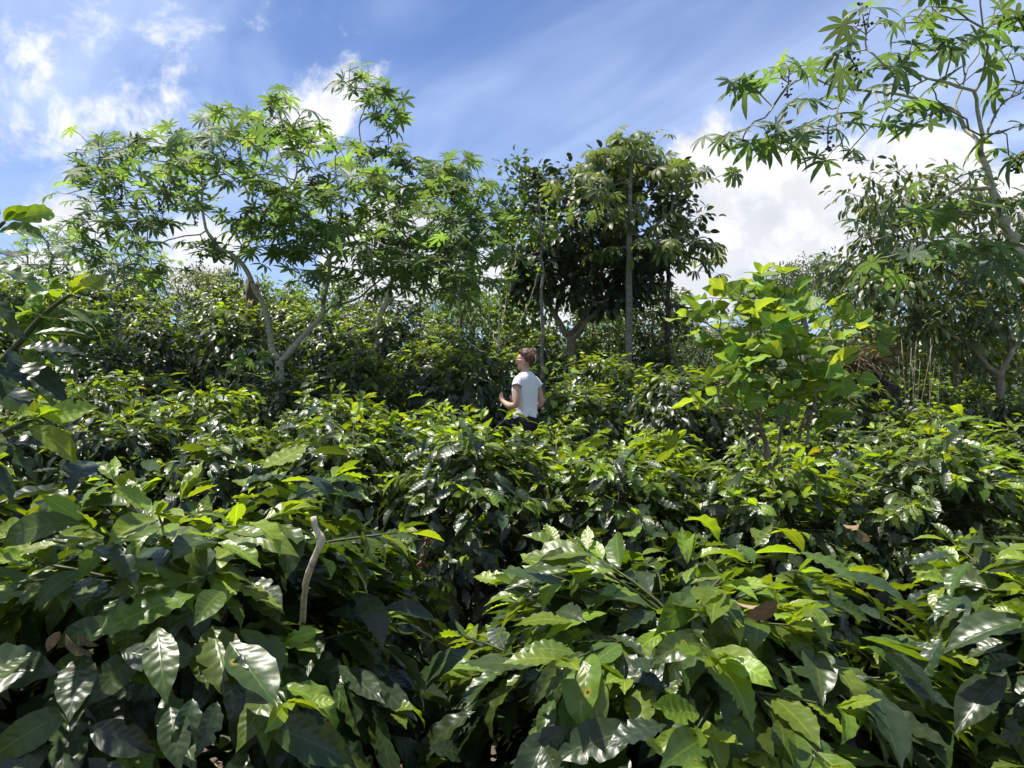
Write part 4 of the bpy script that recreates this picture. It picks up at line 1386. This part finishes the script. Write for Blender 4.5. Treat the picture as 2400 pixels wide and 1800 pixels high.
for i, (px, py, Y, lab, mt, ky) in enumerate(sky):
    leafy_tree('wild_bush', lab, 130 + i, [[(px, py + 30, Y), (px + 3, py, Y)]], [(px, py - 5, Y, 80 * 20 / Y, 50 * 20 / Y, .9, 34), (px + 20, py + 45, Y, 85 * 20 / Y, 45 * 20 / Y, .9, 30)], ky, M[mt], M['brown_bark'], .05, (14, 20), .3, (.09, .17), (-.3, .9), (.42, .2), 0, .03,
               root_at=(px, py + 120, Y), cat='bush', group='wild bushes on the skyline')


# ------------------------------------------------------------------ smaller plants and dead wood
def bean_shrub():
    Y = 5.0
    root, b = groot('bean_shrub', 1830, 1080, Y, 'bright green shrub with large three-part leaves standing above the coffee', 'shrub')
    T = Tree(71)
    base = [b, b + [0, 0, .12]]
    t0 = T.limb(base, step=.06)
    stems = [[(1795, 1060, Y), (1775, 990, Y), (1765, 900, Y), (1762, 800, Y), (1760, 740, Y)], [(1830, 1050, Y), (1828, 960, Y), (1840, 860, Y + .1), (1850, 760, Y + .1), (1870, 720, Y + .1)],
             [(1885, 1060, Y), (1900, 970, Y), (1925, 880, Y), (1950, 810, Y - .1)], [(1870, 1070, Y - .1), (1885, 990, Y - .2), (1915, 930, Y - .3), (1960, 880, Y - .3)], [(1790, 1060, Y + .1), (1740, 960, Y + .2), (1700, 900, Y + .3), (1660, 860, Y + .3)],
             [(1800, 1060, Y), (1750, 1000, Y - .2), (1700, 940, Y - .3), (1640, 880, Y - .3)], [(1850, 1065, Y + .2), (1870, 900, Y + .4), (1880, 780, Y + .4)]]
    for s in stems:
        T.limb([b + [0, 0, .1]] + [at(*p) for p in s], t0[-1], .09)
    nl = len(T.P)
    tips = [(1780, 665, Y), (1690, 700, Y), (1720, 740, Y - .2), (1830, 690, Y + .2), (1900, 720, Y - .2), (1935, 715, Y), (1960, 800, Y - .3), (2000, 830, Y), (1990, 760, Y + .2), (1660, 760, Y), (1655, 830, Y - .2), (1680, 860, Y - .3), (1730, 820, Y), (1780, 780, Y - .3), (1830, 800, Y - .3), (1880, 850, Y - .4),
            (1930, 870, Y - .4), (1970, 900, Y - .2), (1990, 930, Y), (1700, 900, Y - .4), (1750, 880, Y - .4), (1680, 960, Y - .2), (1790, 920, Y - .4), (1860, 930, Y - .4), (1920, 970, Y - .3), (1660, 800, Y + .3), (1850, 740, Y + .3), (1800, 840, Y + .3), (1900, 800, Y + .3), (1760, 700, Y + .2), (1960, 960, Y + .1), (1740, 770, Y + .3), (1830, 880, Y), (1870, 770, Y - .1), (1700, 800, Y + .1), (1800, 730, Y - .1), (1820, 760, Y + .1), (1720, 700, Y), (1760, 840, Y - .2), (1810, 860, Y - .2), (1850, 810, Y - .2), (1900, 900, Y - .1), (1720, 860, Y + .1), (1780, 880, Y + .2), (1840, 690, Y - .1), (1940, 780, Y), (1690, 750, Y + .1), (1720, 930, Y - .1), (1690, 980, Y), (1770, 960, Y - .3), (1850, 980, Y - .3), (1930, 940, Y), (1900, 1000, Y - .2)]
    ends = T.attach([at(*p) for p in tips], step=.09, bow=.12, minlimb=len(t0))
    rg = T.rg
    pos, fwd, nrm, ln, tone, ex = [], [], [], [], [], []
    for e in ends:
        p0 = np.array(T.P[e])
        fresh = rg.random()
        for k in range(int(rg.integers(3, 5))):
            a = rg.uniform(0, 6.28)
            pd = unit(np.array([math.cos(a), math.sin(a), rg.uniform(-.1, .8)]))
            L = rg.uniform(.07, .22)
            q = p0 + pd * L
            ex.append((np.array([p0, p0 + pd * L * .5 + Z * .008, q]), np.array([.003, .0025, .002])))
            sz = rg.uniform(.08, .195)
            hd = unit(pd * [1, 1, .3])
            sd = unit(np.cross(hd, Z))
            tn = rg.normal(.66, .30)
            for f, s, m in ((hd * 1.0, 1.0, .03), (hd * .25 + sd, .8, .0), (hd * .25 - sd, .8, .0)):
                if rg.random() < .1:
                    continue
                ff = unit(f - Z * rg.uniform(-1.1, .35) + rg.normal(0, .12, 3))
                pos.append(q + hd * m); fwd.append(ff); nrm.append(Z * .7 + rg.normal(0, .55, 3)); ln.append(sz * s); tone.append(tn + rg.normal(0, .08))
    T.build(root, .03, .004, (M['brown_bark'], M['coffee_shoot']), .006, ex, 6)
    leaves(root, 'bean', M['bean'], pos, fwd, nrm, ln, tone, None, 300)


def small_plant(name, label, seed, base, stems, key, mat, ln, n, tone, bark, r=.008, cat='plant', droop=(0., .6), spread=.06, maxn=40, group=None, per=(4, 7)):
    root, b = groot(name, *base, label, cat, group)
    T = Tree(seed)
    for s in stems:
        T.limb([b] + [at(*p) for p in s], None if not T.P else 0, .1)
    A = np.array(T.P)
    rg = T.rg
    hi = [i for i in range(len(A)) if A[i][2] > b[2] + .45 * (A[:, 2].max() - b[2])]
    ends = [hi[int(k)] for k in rg.integers(0, len(hi), n)] if n else []
    T.build(root, r, r * .4, (bark, bark), r * .3, None, 6)
    if ends:
        pos, fwd, nrm, l = clusters(T, ends, per, spread, ln, droop, rg, .2)
        leaves(root, key, mat, pos, fwd, nrm, l, np.clip(rg.normal(tone[0], tone[1], len(pos)), 0, 1), None, maxn)
    return root, T, b


bean_shrub()
small_plant('sapling', 'thin grey-leaved sapling on the left, above the coffee row', 81, (178, 930, 7.4), [[(178, 860, 7.4), (176, 780, 7.4), (172, 700, 7.4)], [(178, 860, 7.4), (215, 790, 7.4), (240, 730, 7.4)], [(178, 860, 7.4), (140, 800, 7.4), (120, 730, 7.4)]], 'bean', M['pale'], (.06, .12), 44, (.12, .2), M['brown_bark'], .018, 'tree', maxn=120, spread=.12)
small_plant('sapling', 'light green broad-leaved sapling at the left behind the tall coffee shoots', 82, (90, 900, 6.2), [[(90, 800, 6.2), (95, 720, 6.2), (110, 680, 6.2)], [(90, 800, 6.2), (150, 730, 6.2), (180, 690, 6.2)], [(90, 800, 6.2), (40, 740, 6.2)]], 'bean', M['bean'], (.07, .13), 30, (.6, .25), M['brown_bark'], .014, 'tree', maxn=120, spread=.1)
# bare poles left of the woman's head
small_plant('bare_pole_shrub', 'cluster of thin bare pale poles with few leaves behind the woman', 83, (1168, 880, 11.6), [[(1168, 800, 11.6), (1172, 700, 11.6), (1176, 620, 11.6)], [(1176, 830, 11.6), (1200, 780, 11.6), (1235, 720, 11.5), (1262, 640, 11.4)], [(1165, 840, 11.6), (1185, 720, 11.8), (1200, 640, 11.9), (1215, 560, 12)], [(1160, 850, 11.6), (1120, 820, 11.5), (1090, 795, 11.4)], [(1175, 850, 11.6), (1150, 760, 11.8), (1145, 690, 11.8)]], 'broad', M['pale'], (.05, .1), 30, (.5, .3), M['castor_bark'], .022, 'shrub', maxn=0, spread=.15)
# dry reeds on the right
root, b = groot('dry_reeds', 2140, 930, 10.4, 'upright bundle of pale dry sticks under the drooping tree', 'plant')
rg = np.random.default_rng(84)
for k in range(11):
    px = 2115 + rg.uniform(0, 70)
    top = at(px + rg.normal(0, 26), rg.uniform(775, 870), 10.4 + rg.normal(0, .12))
    bot = at(2150 + (px - 2150) * .6, 930, 10.4 + rg.normal(0, .08))
    bot[2] = b[2]
    V, F = tubes([(smooth_path([bot, (bot + top) / 2 + rg.normal(0, .05, 3), top], 6) - b, np.linspace(.007, .0025, 6), 5)])
    add('dry_stick', make_mesh('dry_stick', V, F, M['reed']), root)
# the rotting stump beside the forked castor
def stump(name, label, px, pyb, pyt, Y, r, mat, seed, lean=0.0, top=.8):
    root, b = groot(name, px, pyb, Y, label, 'tree stump')
    rg = np.random.default_rng(seed)
    t = at(px + lean, pyt, Y)
    n, m = 16, 22
    V = []
    for i in range(n):
        k = i / (n - 1)
        c = b + (t - b) * k
        rr_ = r * (1.25 - .45 * k + .25 * math.exp(-k * 9)) * (1 if k < .97 else top)
        for j in range(m):
            a = 2 * math.pi * j / m
            w = 1 + .13 * math.sin(3 * a + 2 * k) + .09 * math.sin(7 * a - 4 * k) + rg.normal(0, .045)
            V.append(c - b + np.array([math.cos(a), math.sin(a), 0]) * rr_ * w + [0, 0, (rg.uniform(-.12, .12) if i == n - 1 else 0)])
    F = [(i * m + j, i * m + (j + 1) % m, (i + 1) * m + (j + 1) % m, (i + 1) * m + j) for i in range(n - 1) for j in range(m)]
    V.append(t - b - [0, 0, .05])
    F += [((n - 1) * m + j, (n - 1) * m + (j + 1) % m, len(V) - 1) for j in range(m)]
    add('trunk', make_mesh('stump', V, F, mat), root)
    return root, b


st_, sb = stump('tree_stump', 'broken rotting brown trunk behind the forked castor tree', 588, 830, 668, 11.6, .115, M['rot'], 91, 4, .97)
rg = np.random.default_rng(92)
for k in range(5):
    p0 = at(575 + rg.uniform(0, 30), rg.uniform(700, 760), 11.45) - sb
    V, F = tubes([(smooth_path([p0, p0 + [rg.normal(0, .04), -.05, -.15], p0 + [rg.normal(0, .06), -.04, -.4]], 5), np.array([.018, .016, .013, .011, .006]), 5)])
    add('bark_strip', make_mesh('bark_strip', V, F, M['brown_bark']), st_)
st2, sb2 = stump('tree_stump', 'low dark mound of a stump hung with withered fronds, right of the large-leaved shrub', 2050, 960, 884, 10.3, .30, M['mound'], 93, 0, .55)
n = 260
a = rg.uniform(0, 6.28, n)
fp = np.stack([rg.normal(0, .16, n), rg.normal(0, .12, n), rg.normal(0, .06, n)], -1) + at(2000, 855, 10.1)
leaves(st2, 'grass', M['dead'], fp, np.stack([np.cos(a) * .7, np.sin(a) * .7, rg.uniform(-.3, .8, n)], -1), np.stack([np.cos(a) * -.5, np.sin(a) * -.5, np.ones(n)], -1), rg.uniform(.35, .75, n), rg.uniform(0, .55, n), None, 0, 'frond', 'withered_fronds')
# castor seedling with silvery leaves below the fork
for (px, py, Y, lab, sd, nn) in [(600, 850, 8.3, 'silvery castor seedling below the forked trunk', 85, 9), (560, 880, 8.0, 'small green castor seedling left of the silvery one', 86, 5)]:
    root, b = groot('castor_seedling', px, py + 60, Y, lab, 'plant')
    T = Tree(sd)
    t0 = T.limb([b, at(px, py + 20, Y), at(px + 4, py, Y)], step=.08)
    ends = T.attach([at(px - 22, py - 6, Y), at(px + 30, py - 4, Y), at(px + 4, py - 18, Y)], step=.06)
    pos, fwd, nrm, ln, ex = palm_rosettes(T, ends, (nn // 3, nn // 3 + 1), (.06, .12), (.12, .19), (.1, .7), T.rg)
    T.build(root, .012, .005, (M['castor_twig'], M['castor_twig']), .008, ex, 6)
    leaves(root, 'castor', M['castor'], pos, fwd, nrm, ln, T.rg.uniform(.2, .8, len(pos)), None, 20)
small_plant('climbing_bean', 'yellow green bean leaves poking out of the coffee right of the woman', 87, (1300, 930, 8.3), [[(1298, 880, 8.3), (1300, 850, 8.3)], [(1300, 890, 8.3), (1330, 865, 8.2)]], 'bean', M['bean'], (.08, .13), 7, (.85, .15), M['coffee_shoot'], .006, 'plant', maxn=30, per=(2, 3), spread=.08)
small_plant('weed_sprout', 'small pale sprout with narrow leaves rising from the second row at the right', 88, (2180, 1280, 3.3), [[(2180, 1220, 3.3), (2177, 1165, 3.3)]], 'inga', M['pale'], (.05, .09), 4, (.7, .2), M['coffee_shoot'], .004, 'plant', maxn=30, per=(3, 4), spread=.03)
# grass tuft on the slope
tuft = empty('grass', at(505, 880, 8.6) * [1, 1, 0] + [0, 0, float(ground_z(at(505, 880, 8.6)[0], 8.6))], 'long pale grass blades on the slope by the castor fork', 'grass')
tuft["kind"] = 'stuff'
rg = np.random.default_rng(95)
n = 160
a = rg.uniform(0, 6.28, n)
gp = np.array(tuft.location) + np.stack([rg.normal(0, .45, n), rg.normal(0, .2, n), np.zeros(n)], -1)
leaves(tuft, 'grass', M['grass'], gp, np.stack([np.cos(a) * .35, np.sin(a) * .35, np.ones(n)], -1), np.stack([np.cos(a), np.sin(a), np.zeros(n)], -1) * -1 + .2, rg.uniform(.7, 1.45, n), rg.uniform(.2, 1, n), None, 0, 'blade', 'blades')

# ------------------------------------------------------------------ on the near bushes: the dead stub, cherries, withered leaves
kn = [at(735, 1212, 1.22), at(740, 1240, 1.22), at(754, 1264, 1.22), at(748, 1282, 1.22), at(727, 1330, 1.23), at(716, 1370, 1.30), at(712, 1405, 1.40), at(708, 1470, 1.50), at(706, 1560, 1.52), at(700, 1640, 1.55), at(706, 1800, 1.57)]
stub = np.concatenate([a_ + (b_ - a_) * np.linspace(0, 1, 4)[:-1, None] for a_, b_ in zip(kn[:-1], kn[1:])] + [kn[-1:]])
stub = stub + np.random.default_rng(4).normal(0, .0006, stub.shape)
low = stub[-1].copy(); low[2] = 0.0
stub = np.vstack([stub, smooth_path([stub[-1], (stub[-1] + low) / 2 + [.02, .05, 0], low + [.03, .12, 0]], 8)[1:]])
sr = np.interp(np.linspace(0, 1, len(stub)), [0, .03, .13, .18, .25, .45, 1], [.0046, .0049, .0052, .0074, .0054, .0054, .0085])
sr = sr * np.random.default_rng(6).uniform(.93, 1.07, len(sr))
V, F = tubes([(stub[::-1] - near_left_base, sr[::-1], 9)])
o = add('dead_stub', make_mesh('dead_stub', V, F, M['dry_wood']), near_left)
o["label"] = 'bleached bare dead stem'
cherry_me = {}
Vb, Fb = ball(1.0, 12, 8)
Vb = Vb * [1, 1, 1.15]
for k in ('cherry_red', 'cherry_green'):
    cherry_me[k] = make_mesh(k, Vb, Fb, M[k])


def cherries(root, base, path, n, r, seed, red=.5):
    rg = np.random.default_rng(seed)
    V, F = tubes([(np.array(path) - base, np.linspace(.004, .0025, len(path)), 5)])
    add('branch', make_mesh('fruiting_branch', V, F, M['coffee_bark']), root)
    Q = smooth_path(path, 40)
    for i in range(n):
        c = Q[int((i // 5) * 40 / (n / 5 + 1) + rg.integers(0, 3)) % 40]
        o = add('cherry', cherry_me['cherry_red' if rg.random() < red else 'cherry_green'], root)
        o.location = c + unit(rg.normal(0, 1, 3)) * (r + .003) * 1.15 - base
        o.scale = (r * rg.uniform(.85, 1.1),) * 3


cherries(near_left, near_left_base, [at(800, 1790, 1.75), at(840, 1720, 1.70), at(890, 1650, 1.66), at(915, 1610, 1.64)], 34, .0068, 5)
cherries(near_mid, near_mid_base, [at(985, 1800, 1.6), at(980, 1765, 1.58), at(975, 1720, 1.56)], 12, .0068, 6, .8)



def withered(root, px, py, Y, n, size, seed):
    rg = np.random.default_rng(seed)
    pp = at(px, py, Y) + rg.normal(0, size * .35, (n, 3))
    leaves(root, 'broad', M['dead'], pp, rg.normal(0, 1, (n, 3)) - Z * .8, rg.normal(0, 1, (n, 3)) - np.array([0, .6, 0]), rg.uniform(.6, 1.1, n) * size, rg.uniform(.35, 1, n), None, n, 'withered_leaf')


withered(near_left, 160, 1500, 1.16, 3, .05, 1)
withered(near_mid, 1735, 1400, 1.26, 2, .06, 3)
withered(ROW2[6][0], 2015, 1235, 3.1, 3, .07, 5)
# red and green cherries low in the second row
cherries(ROW2[4][0], ROW2[4][1], [at(985, 1330, 3.2), at(1000, 1280, 3.18), at(1015, 1240, 3.16)], 40, .0068, 9, .4)

# leaf litter and weeds on the soil between the rows
rg = np.random.default_rng(97)
n = 2600
lp = np.stack([rg.uniform(-3.2, 3.4, n), rg.uniform(.8, 5.2, n), np.zeros(n)], -1)
lp[:, 2] = ground_z(lp[:, 0], lp[:, 1]) + rg.uniform(.012, .05, n)
a = rg.uniform(0, 6.28, n)
lit = empty('fallen_leaves', (0, 0, 0), 'brown fallen leaves on the soil under the coffee', 'leaf litter')
lit["kind"] = 'stuff'
leaves(lit, 'broad', M['dead'], lp, np.stack([np.cos(a), np.sin(a), rg.normal(0, .15, n)], -1), Z + rg.normal(0, .25, (n, 3)), rg.uniform(.05, .14, n), rg.uniform(0, 1, n), None, 0, 'leaf', 'litter')
n = 3200
wp = np.stack([rg.uniform(-3.2, 3.4, n), rg.uniform(.8, 5.2, n), np.zeros(n)], -1)
keep = (np.sin(wp[:, 0] * 2.3 + 1) + np.cos(wp[:, 1] * 2.9)) > -.1
wp = wp[keep]
wp[:, 2] = ground_z(wp[:, 0], wp[:, 1])
a = rg.uniform(0, 6.28, len(wp))
wd = empty('low_weeds', (0, 0, 0), 'low green weeds on the soil between the coffee rows', 'weeds')
wd["kind"] = 'stuff'
leaves(wd, 'tiny', M['pale'], wp + Z * rg.uniform(0, .1, (len(wp), 1)), np.stack([np.cos(a), np.sin(a), rg.uniform(-.2, .8, len(wp))], -1), Z + rg.normal(0, .4, (len(wp), 3)), rg.uniform(.02, .06, len(wp)), rg.uniform(.2, .9, len(wp)), None, 0, 'leaf', 'weeds')


# ------------------------------------------------------------------ thin bluish air over the valley
hm, g, out = mat_new('air')
pv = g.node('ShaderNodeVolumePrincipled')
pv.inputs['Density'].default_value = 0.00016
pv.inputs['Color'].default_value = (0.82, 0.89, 1.0, 1)
g.l.new(pv.outputs[0], out.inputs['Volume'])
V = [(x, y, z) for x in (-1600, 1600) for y in (-320, 2600) for z in (-32, 155)]
F = [(0, 1, 3, 2), (4, 6, 7, 5), (0, 4, 5, 1), (2, 3, 7, 6), (0, 2, 6, 4), (1, 5, 7, 3)]
tag(add('haze', make_mesh('haze', V, F, hm, smooth=False)), kind='stuff')


# ------------------------------------------------------------------ the woman
def skin_mesh(name, verts, edges, radii, mat, sub=2, root_i=0):
    me = bpy.data.meshes.new(name)
    me.from_pydata([tuple(v) for v in verts], edges, [])
    o = bpy.data.objects.new('tmp_' + name, me)
    C.objects.link(o)
    o.modifiers.new('skin', 'SKIN')
    sk = me.skin_vertices[0].data
    for i, r in enumerate(radii):
        sk[i].radius = (r, r) if np.isscalar(r) else r
        sk[i].use_root = (i == root_i)
    s = o.modifiers.new('sub', 'SUBSURF')
    s.levels = s.render_levels = sub
    dg = bpy.context.evaluated_depsgraph_get()
    dg.update()
    out = bpy.data.meshes.new_from_object(o.evaluated_get(dg))
    bpy.data.objects.remove(o)
    out.name = name
    out.materials.clear()
    out.materials.append(mat)
    for p in out.polygons:
        p.use_smooth = True
    return out


def loft(rings, m=28):
    """rings: (cx, cy, z, half width, half depth, squareness)"""
    V = []
    for cx, cy, z, a, b, sq in rings:
        for j in range(m):
            t = 2 * math.pi * j / m
            c, s = math.cos(t), math.sin(t)
            e = 2.0 / sq
            V.append((cx + a * math.copysign(abs(c) ** e, c), cy + b * math.copysign(abs(s) ** e, s), z))
    F = [(i * m + j, i * m + (j + 1) % m, (i + 1) * m + (j + 1) % m, (i + 1) * m + j) for i in range(len(rings) - 1) for j in range(m)]
    return V, F


def person():
    x, y = at(1232, 900, 7.7)[:2]
    root = empty('person', (x, y, float(ground_z(x, y))), 'woman in white cap-sleeved top and dark trousers, seen from behind, looking left, among the coffee', 'person')
    root.rotation_euler = (0, 0, R(50))
    root.scale = (.92, .92, .985)
    skin = plain_mat('skin', (0.52, 0.30, 0.22), (0.60, 0.37, 0.28), 30, .5, .05, spec=.4)
    white = plain_mat('white_jersey', (0.82, 0.82, 0.83), (0.88, 0.88, 0.89), 7, .9, 1.0, (1.4, 1.4, .5), .035, spec=.2, detail=4)
    dark = plain_mat('dark_cotton', (0.014, 0.014, 0.020), (0.028, 0.028, 0.036), 9, .9, .6, (1.6, 1.6, .25), .02, spec=.2)
    hairm = plain_mat('auburn_hair', (0.040, 0.016, 0.009), (0.17, 0.064, 0.03), 34, .42, .8, (1, 1, .22), .006, spec=.5)
    black = plain_mat('black_plastic', (0.006, 0.006, 0.007), (0.010, 0.010, 0.012), 20, .25, 0, spec=.5)
    pearl = plain_mat('white_bead', (0.75, 0.75, 0.73), (0.82, 0.82, 0.80), 20, .3, 0, spec=.5)
    v, e, r = [], [], []

    def n(p, rad, par=None):
        v.append(p); r.append(rad)
        if par is not None:
            e.append((par, len(v) - 1))
        return len(v) - 1
    pel = n((0, 0, .93), (.15, .105))
    sp = n((0, -.005, 1.08), (.118, .085), pel)
    ch = n((0, 0, 1.25), (.135, .095), sp)
    ub = n((0, -.012, 1.355), (.105, .075), ch)
    nk = n((0, -.006, 1.425), .051, ub)
    nk2 = n((-.004, .012, 1.465), .049, nk)
    hd = lambda f, s, z: (-.50 * f + .866 * s, .866 * f + .50 * s + .012, z)      # head turned to her left
    h1 = n(hd(.012, 0, 1.515), (.068, .078), nk2)
    h2 = n(hd(.008, 0, 1.575), (.077, .090), h1)
    n(hd(.0, 0, 1.625), (.060, .070), h2)
    jaw = n(hd(.058, 0, 1.482), .030, h1)
    n(hd(.078, 0, 1.474), .016, jaw)                       # chin
    n(hd(.100, 0, 1.535), .011, h1)                        # nose
    n(hd(.075, 0, 1.585), .030, h2)                        # brow
    for s in (-1, 1):
        n(hd(-.012, s * .080, 1.543), (.008, .018), h1)    # ears
    for s in (-1, 1):
        sh = n((s * .148, -.012, 1.343), .047, ub)
        if s < 0:
            m1 = n((-.192, -.03, 1.24), .046, sh)
            el = n((-.215, -.055, 1.095), .042, m1)
            fa = n((-.200, .07, 1.085), .038, el)
            wr = n((-.165, .175, 1.125), .026, fa)
            pa = n((-.148, .225, 1.15), (.034, .018), wr)
            fx, up = -.148, 1
        else:
            m1 = n((.192, -.03, 1.24), .046, sh)
            el = n((.225, -.05, 1.095), .042, m1)
            fa = n((.19, .07, 1.07), .038, el)
            wr = n((.12, .165, 1.10), .026, fa)
            pa = n((.08, .205, 1.13), (.034, .018), wr)
            fx, up = .08, 1
        b = np.array(v[pa])
        fw = unit(b - np.array(v[wr]))
        sd = unit(np.cross(fw, Z))
        for k, (o_, L) in enumerate(((-.024, .062), (-.008, .072), (.008, .068), (.024, .052))):
            q0 = b + fw * .028 + Z * o_ * -1.0
            a1 = n(tuple(q0), .0095, pa)
            a2 = n(tuple(q0 + fw * L * .5 - sd * s * .012), .0088, a1)
            n(tuple(q0 + fw * L * .75 - sd * s * .034), .0078, a2)
        t1 = n(tuple(b + Z * .030 - fw * .012 - sd * s * .006), .011, pa)
        t2 = n(tuple(b + Z * .050 + fw * .014 - sd * s * .014), .0095, t1)
        n(tuple(b + Z * .058 + fw * .038 - sd * s * .018), .0085, t2)
    for s in (-1, 1):
        hp = n((s * .085, 0, .86), .092, pel)
        th = n((s * .095, .012, .66), .078, hp)
        kn = n((s * .098, .015, .47), .055, th)
        ca = n((s * .10, -.015, .30), .050, kn)
        an = n((s * .10, -.01, .085), .034, ca)
        n((s * .105, .12, .035), (.036, .028), an)
    add('body', skin_mesh('body', v, e, r, skin), root)
    # white top: torso and cap sleeves
    V, F = loft([(0, .0, .955, .163, .118, 2.3), (0, .0, .985, .160, .117, 2.3), (0, .0, 1.03, .147, .108, 2.3), (0, 0, 1.09, .141, .104, 2.4), (0, .006, 1.16, .149, .112, 2.4), (0, .012, 1.22, .160, .122, 2.4), (0, .008, 1.28, .168, .116, 2.4),
                 (0, -.002, 1.33, .172, .100, 2.3), (0, -.010, 1.368, .158, .086, 2.2), (0, -.012, 1.400, .122, .076, 2.1), (0, -.010, 1.424, .085, .068, 2.0), (0, -.006, 1.440, .066, .062, 2.0)])
    rg = np.random.default_rng(3)
    V = [np.array(p) for p in V]
    for p in V:
        a = math.atan2(p[1], p[0])
        w = math.exp(-((p[2] - 1.04) / .07) ** 2)
        p[:2] *= 1 + .030 * w * math.sin(9 * a + 46 * p[2]) + .018 * math.sin(6 * a + 16 * p[2]) + .012 * math.sin(13 * a - 9 * p[2])
    off = len(V)
    for s in (-1, 1):
        Q = smooth_path([(s * .105, -.010, 1.362), (s * .148, -.014, 1.343), (s * .172, -.022, 1.310), (s * .186, -.028, 1.284)], 8)
        Vt, Qt = tube(Q, np.linspace(.048, .057, 8), 18, cap=False)
        off = len(V)
        V += list(Vt)
        F += [tuple(int(i) + off for i in q) for q in Qt]
    o = add('shirt', make_mesh('shirt', V, F, white), root)
    so = o.modifiers.new('cloth', 'SOLIDIFY'); so.thickness = .004
    o.modifiers.new('sub', 'SUBSURF').render_levels = 1
    # dark trousers
    V, F = loft([(0, 0, 1.005, .150, .112, 2.3), (0, 0, .985, .155, .116, 2.3), (0, 0, .95, .168, .125, 2.3), (0, -.006, .90, .182, .136, 2.3), (0, -.006, .86, .186, .136, 2.3), (0, 0, .80, .186, .125, 2.4), (0, 0, .76, .184, .118, 2.4)])
    V = [np.array(p) for p in V]
    for p in V:
        a = math.atan2(p[1], p[0])
        p[:2] *= 1 + .022 * math.sin(17 * a) * min(1, max(0, (p[2] - .8) / .1))
    for s in (-1, 1):
        Q = smooth_path([(s * .088, 0, .84), (s * .096, .01, .65), (s * .10, .012, .45), (s * .10, -.005, .10)], 10)
        Vt, Qt = tube(Q, np.linspace(.098, .085, 10), 18, cap=False)
        off = len(V)
        V += list(Vt)
        F += [tuple(int(i) + off for i in q) for q in Qt]
    add('trousers', make_mesh('trousers', V, F, dark), root)
    # hair swept up into a clip
    V0, F0 = ball(1.0, 36, 26)
    V = []
    rg = np.random.default_rng(8)
    for p in V0:
        f, s, z = -p[0], p[1], p[2]                          # local: f forward
        bx = np.array([f * .100 - .020, s * .087, 1.578 + z * .090])
        if f < -.2:                                           # the rolled twist at the back
            k = (-f - .2) / .8
            bx[0] -= .030 * k * math.exp(-((z - .05) / .6) ** 2)
        if z > 0:
            bx[2] += .012 * z
        lim = float(np.interp(z, [-1, -.45, -.1, .15, .4, .7], [-.045, -.028, -.016, .0, .040, .090]))
        if bx[0] > lim:                                       # open towards the face and the ear
            bx[0] = lim
            bx[1] *= .86
        if z < -.45:
            bx[1] *= .82
            bx[0] -= .012
        a = math.atan2(s, z)
        bx += np.array([0, 0, 1]) * .0045 * math.sin(11 * a + 4 * f) + rg.normal(0, .0022, 3)
        V.append(hd(*bx))
    add('hair', make_mesh('hair', V, F0, hairm), root)
    strands = []
    for k in range(130):
        a = rg.uniform(-1.3, 1.3)
        p0 = np.array([rg.uniform(-.05, .06), math.sin(a) * .075, 1.600 + math.cos(a) * .065])
        d = np.array([rg.normal(-.02, .03), rg.normal(0, .03), rg.uniform(.0, .020)])
        pts = [np.array(hd(*q)) for q in (p0, p0 + d * .6 + [-.012, 0, .004], p0 + d + [-.03, 0, 0])]
        strands.append((smooth_path(pts, 5), np.linspace(.0016, .0007, 5), 3))
    V, F = tubes(strands)
    tag(add('loose_strands', make_mesh('loose_strands', V, F, hairm), root), kind='stuff')
    # claw clip: two curved jaws with a row of white beads
    clip = None
    for s in (-1, 1):
        pts = [np.array(hd(-.108 - .024 * math.sin(t * math.pi), s * (.020 + .022 * math.sin(t * math.pi)), 1.515 + .105 * t)) for t in np.linspace(0, 1, 9)]
        V, F = tubes([(pts, np.array([.006, .009, .012, .013, .013, .013, .012, .009, .006]), 8)])
        if clip is None:
            clip = add('hair_clip', make_mesh('hair_clip', V, F, black), root)
        else:
            add('jaw', make_mesh('clip_jaw', V, F, black), clip)
    for s in (-1, 1):
        for t in np.linspace(.08, .92, 7):
            c = np.array(hd(-.106 - .026 * math.sin(t * math.pi), s * (.032 + .024 * math.sin(t * math.pi)), 1.515 + .105 * t))
            Vb_, Fb_ = balls([c], [.0052], 8, 6)
            add('bead', make_mesh('bead', Vb_, Fb_, pearl), clip)
    return root


person()
finish_leaves()
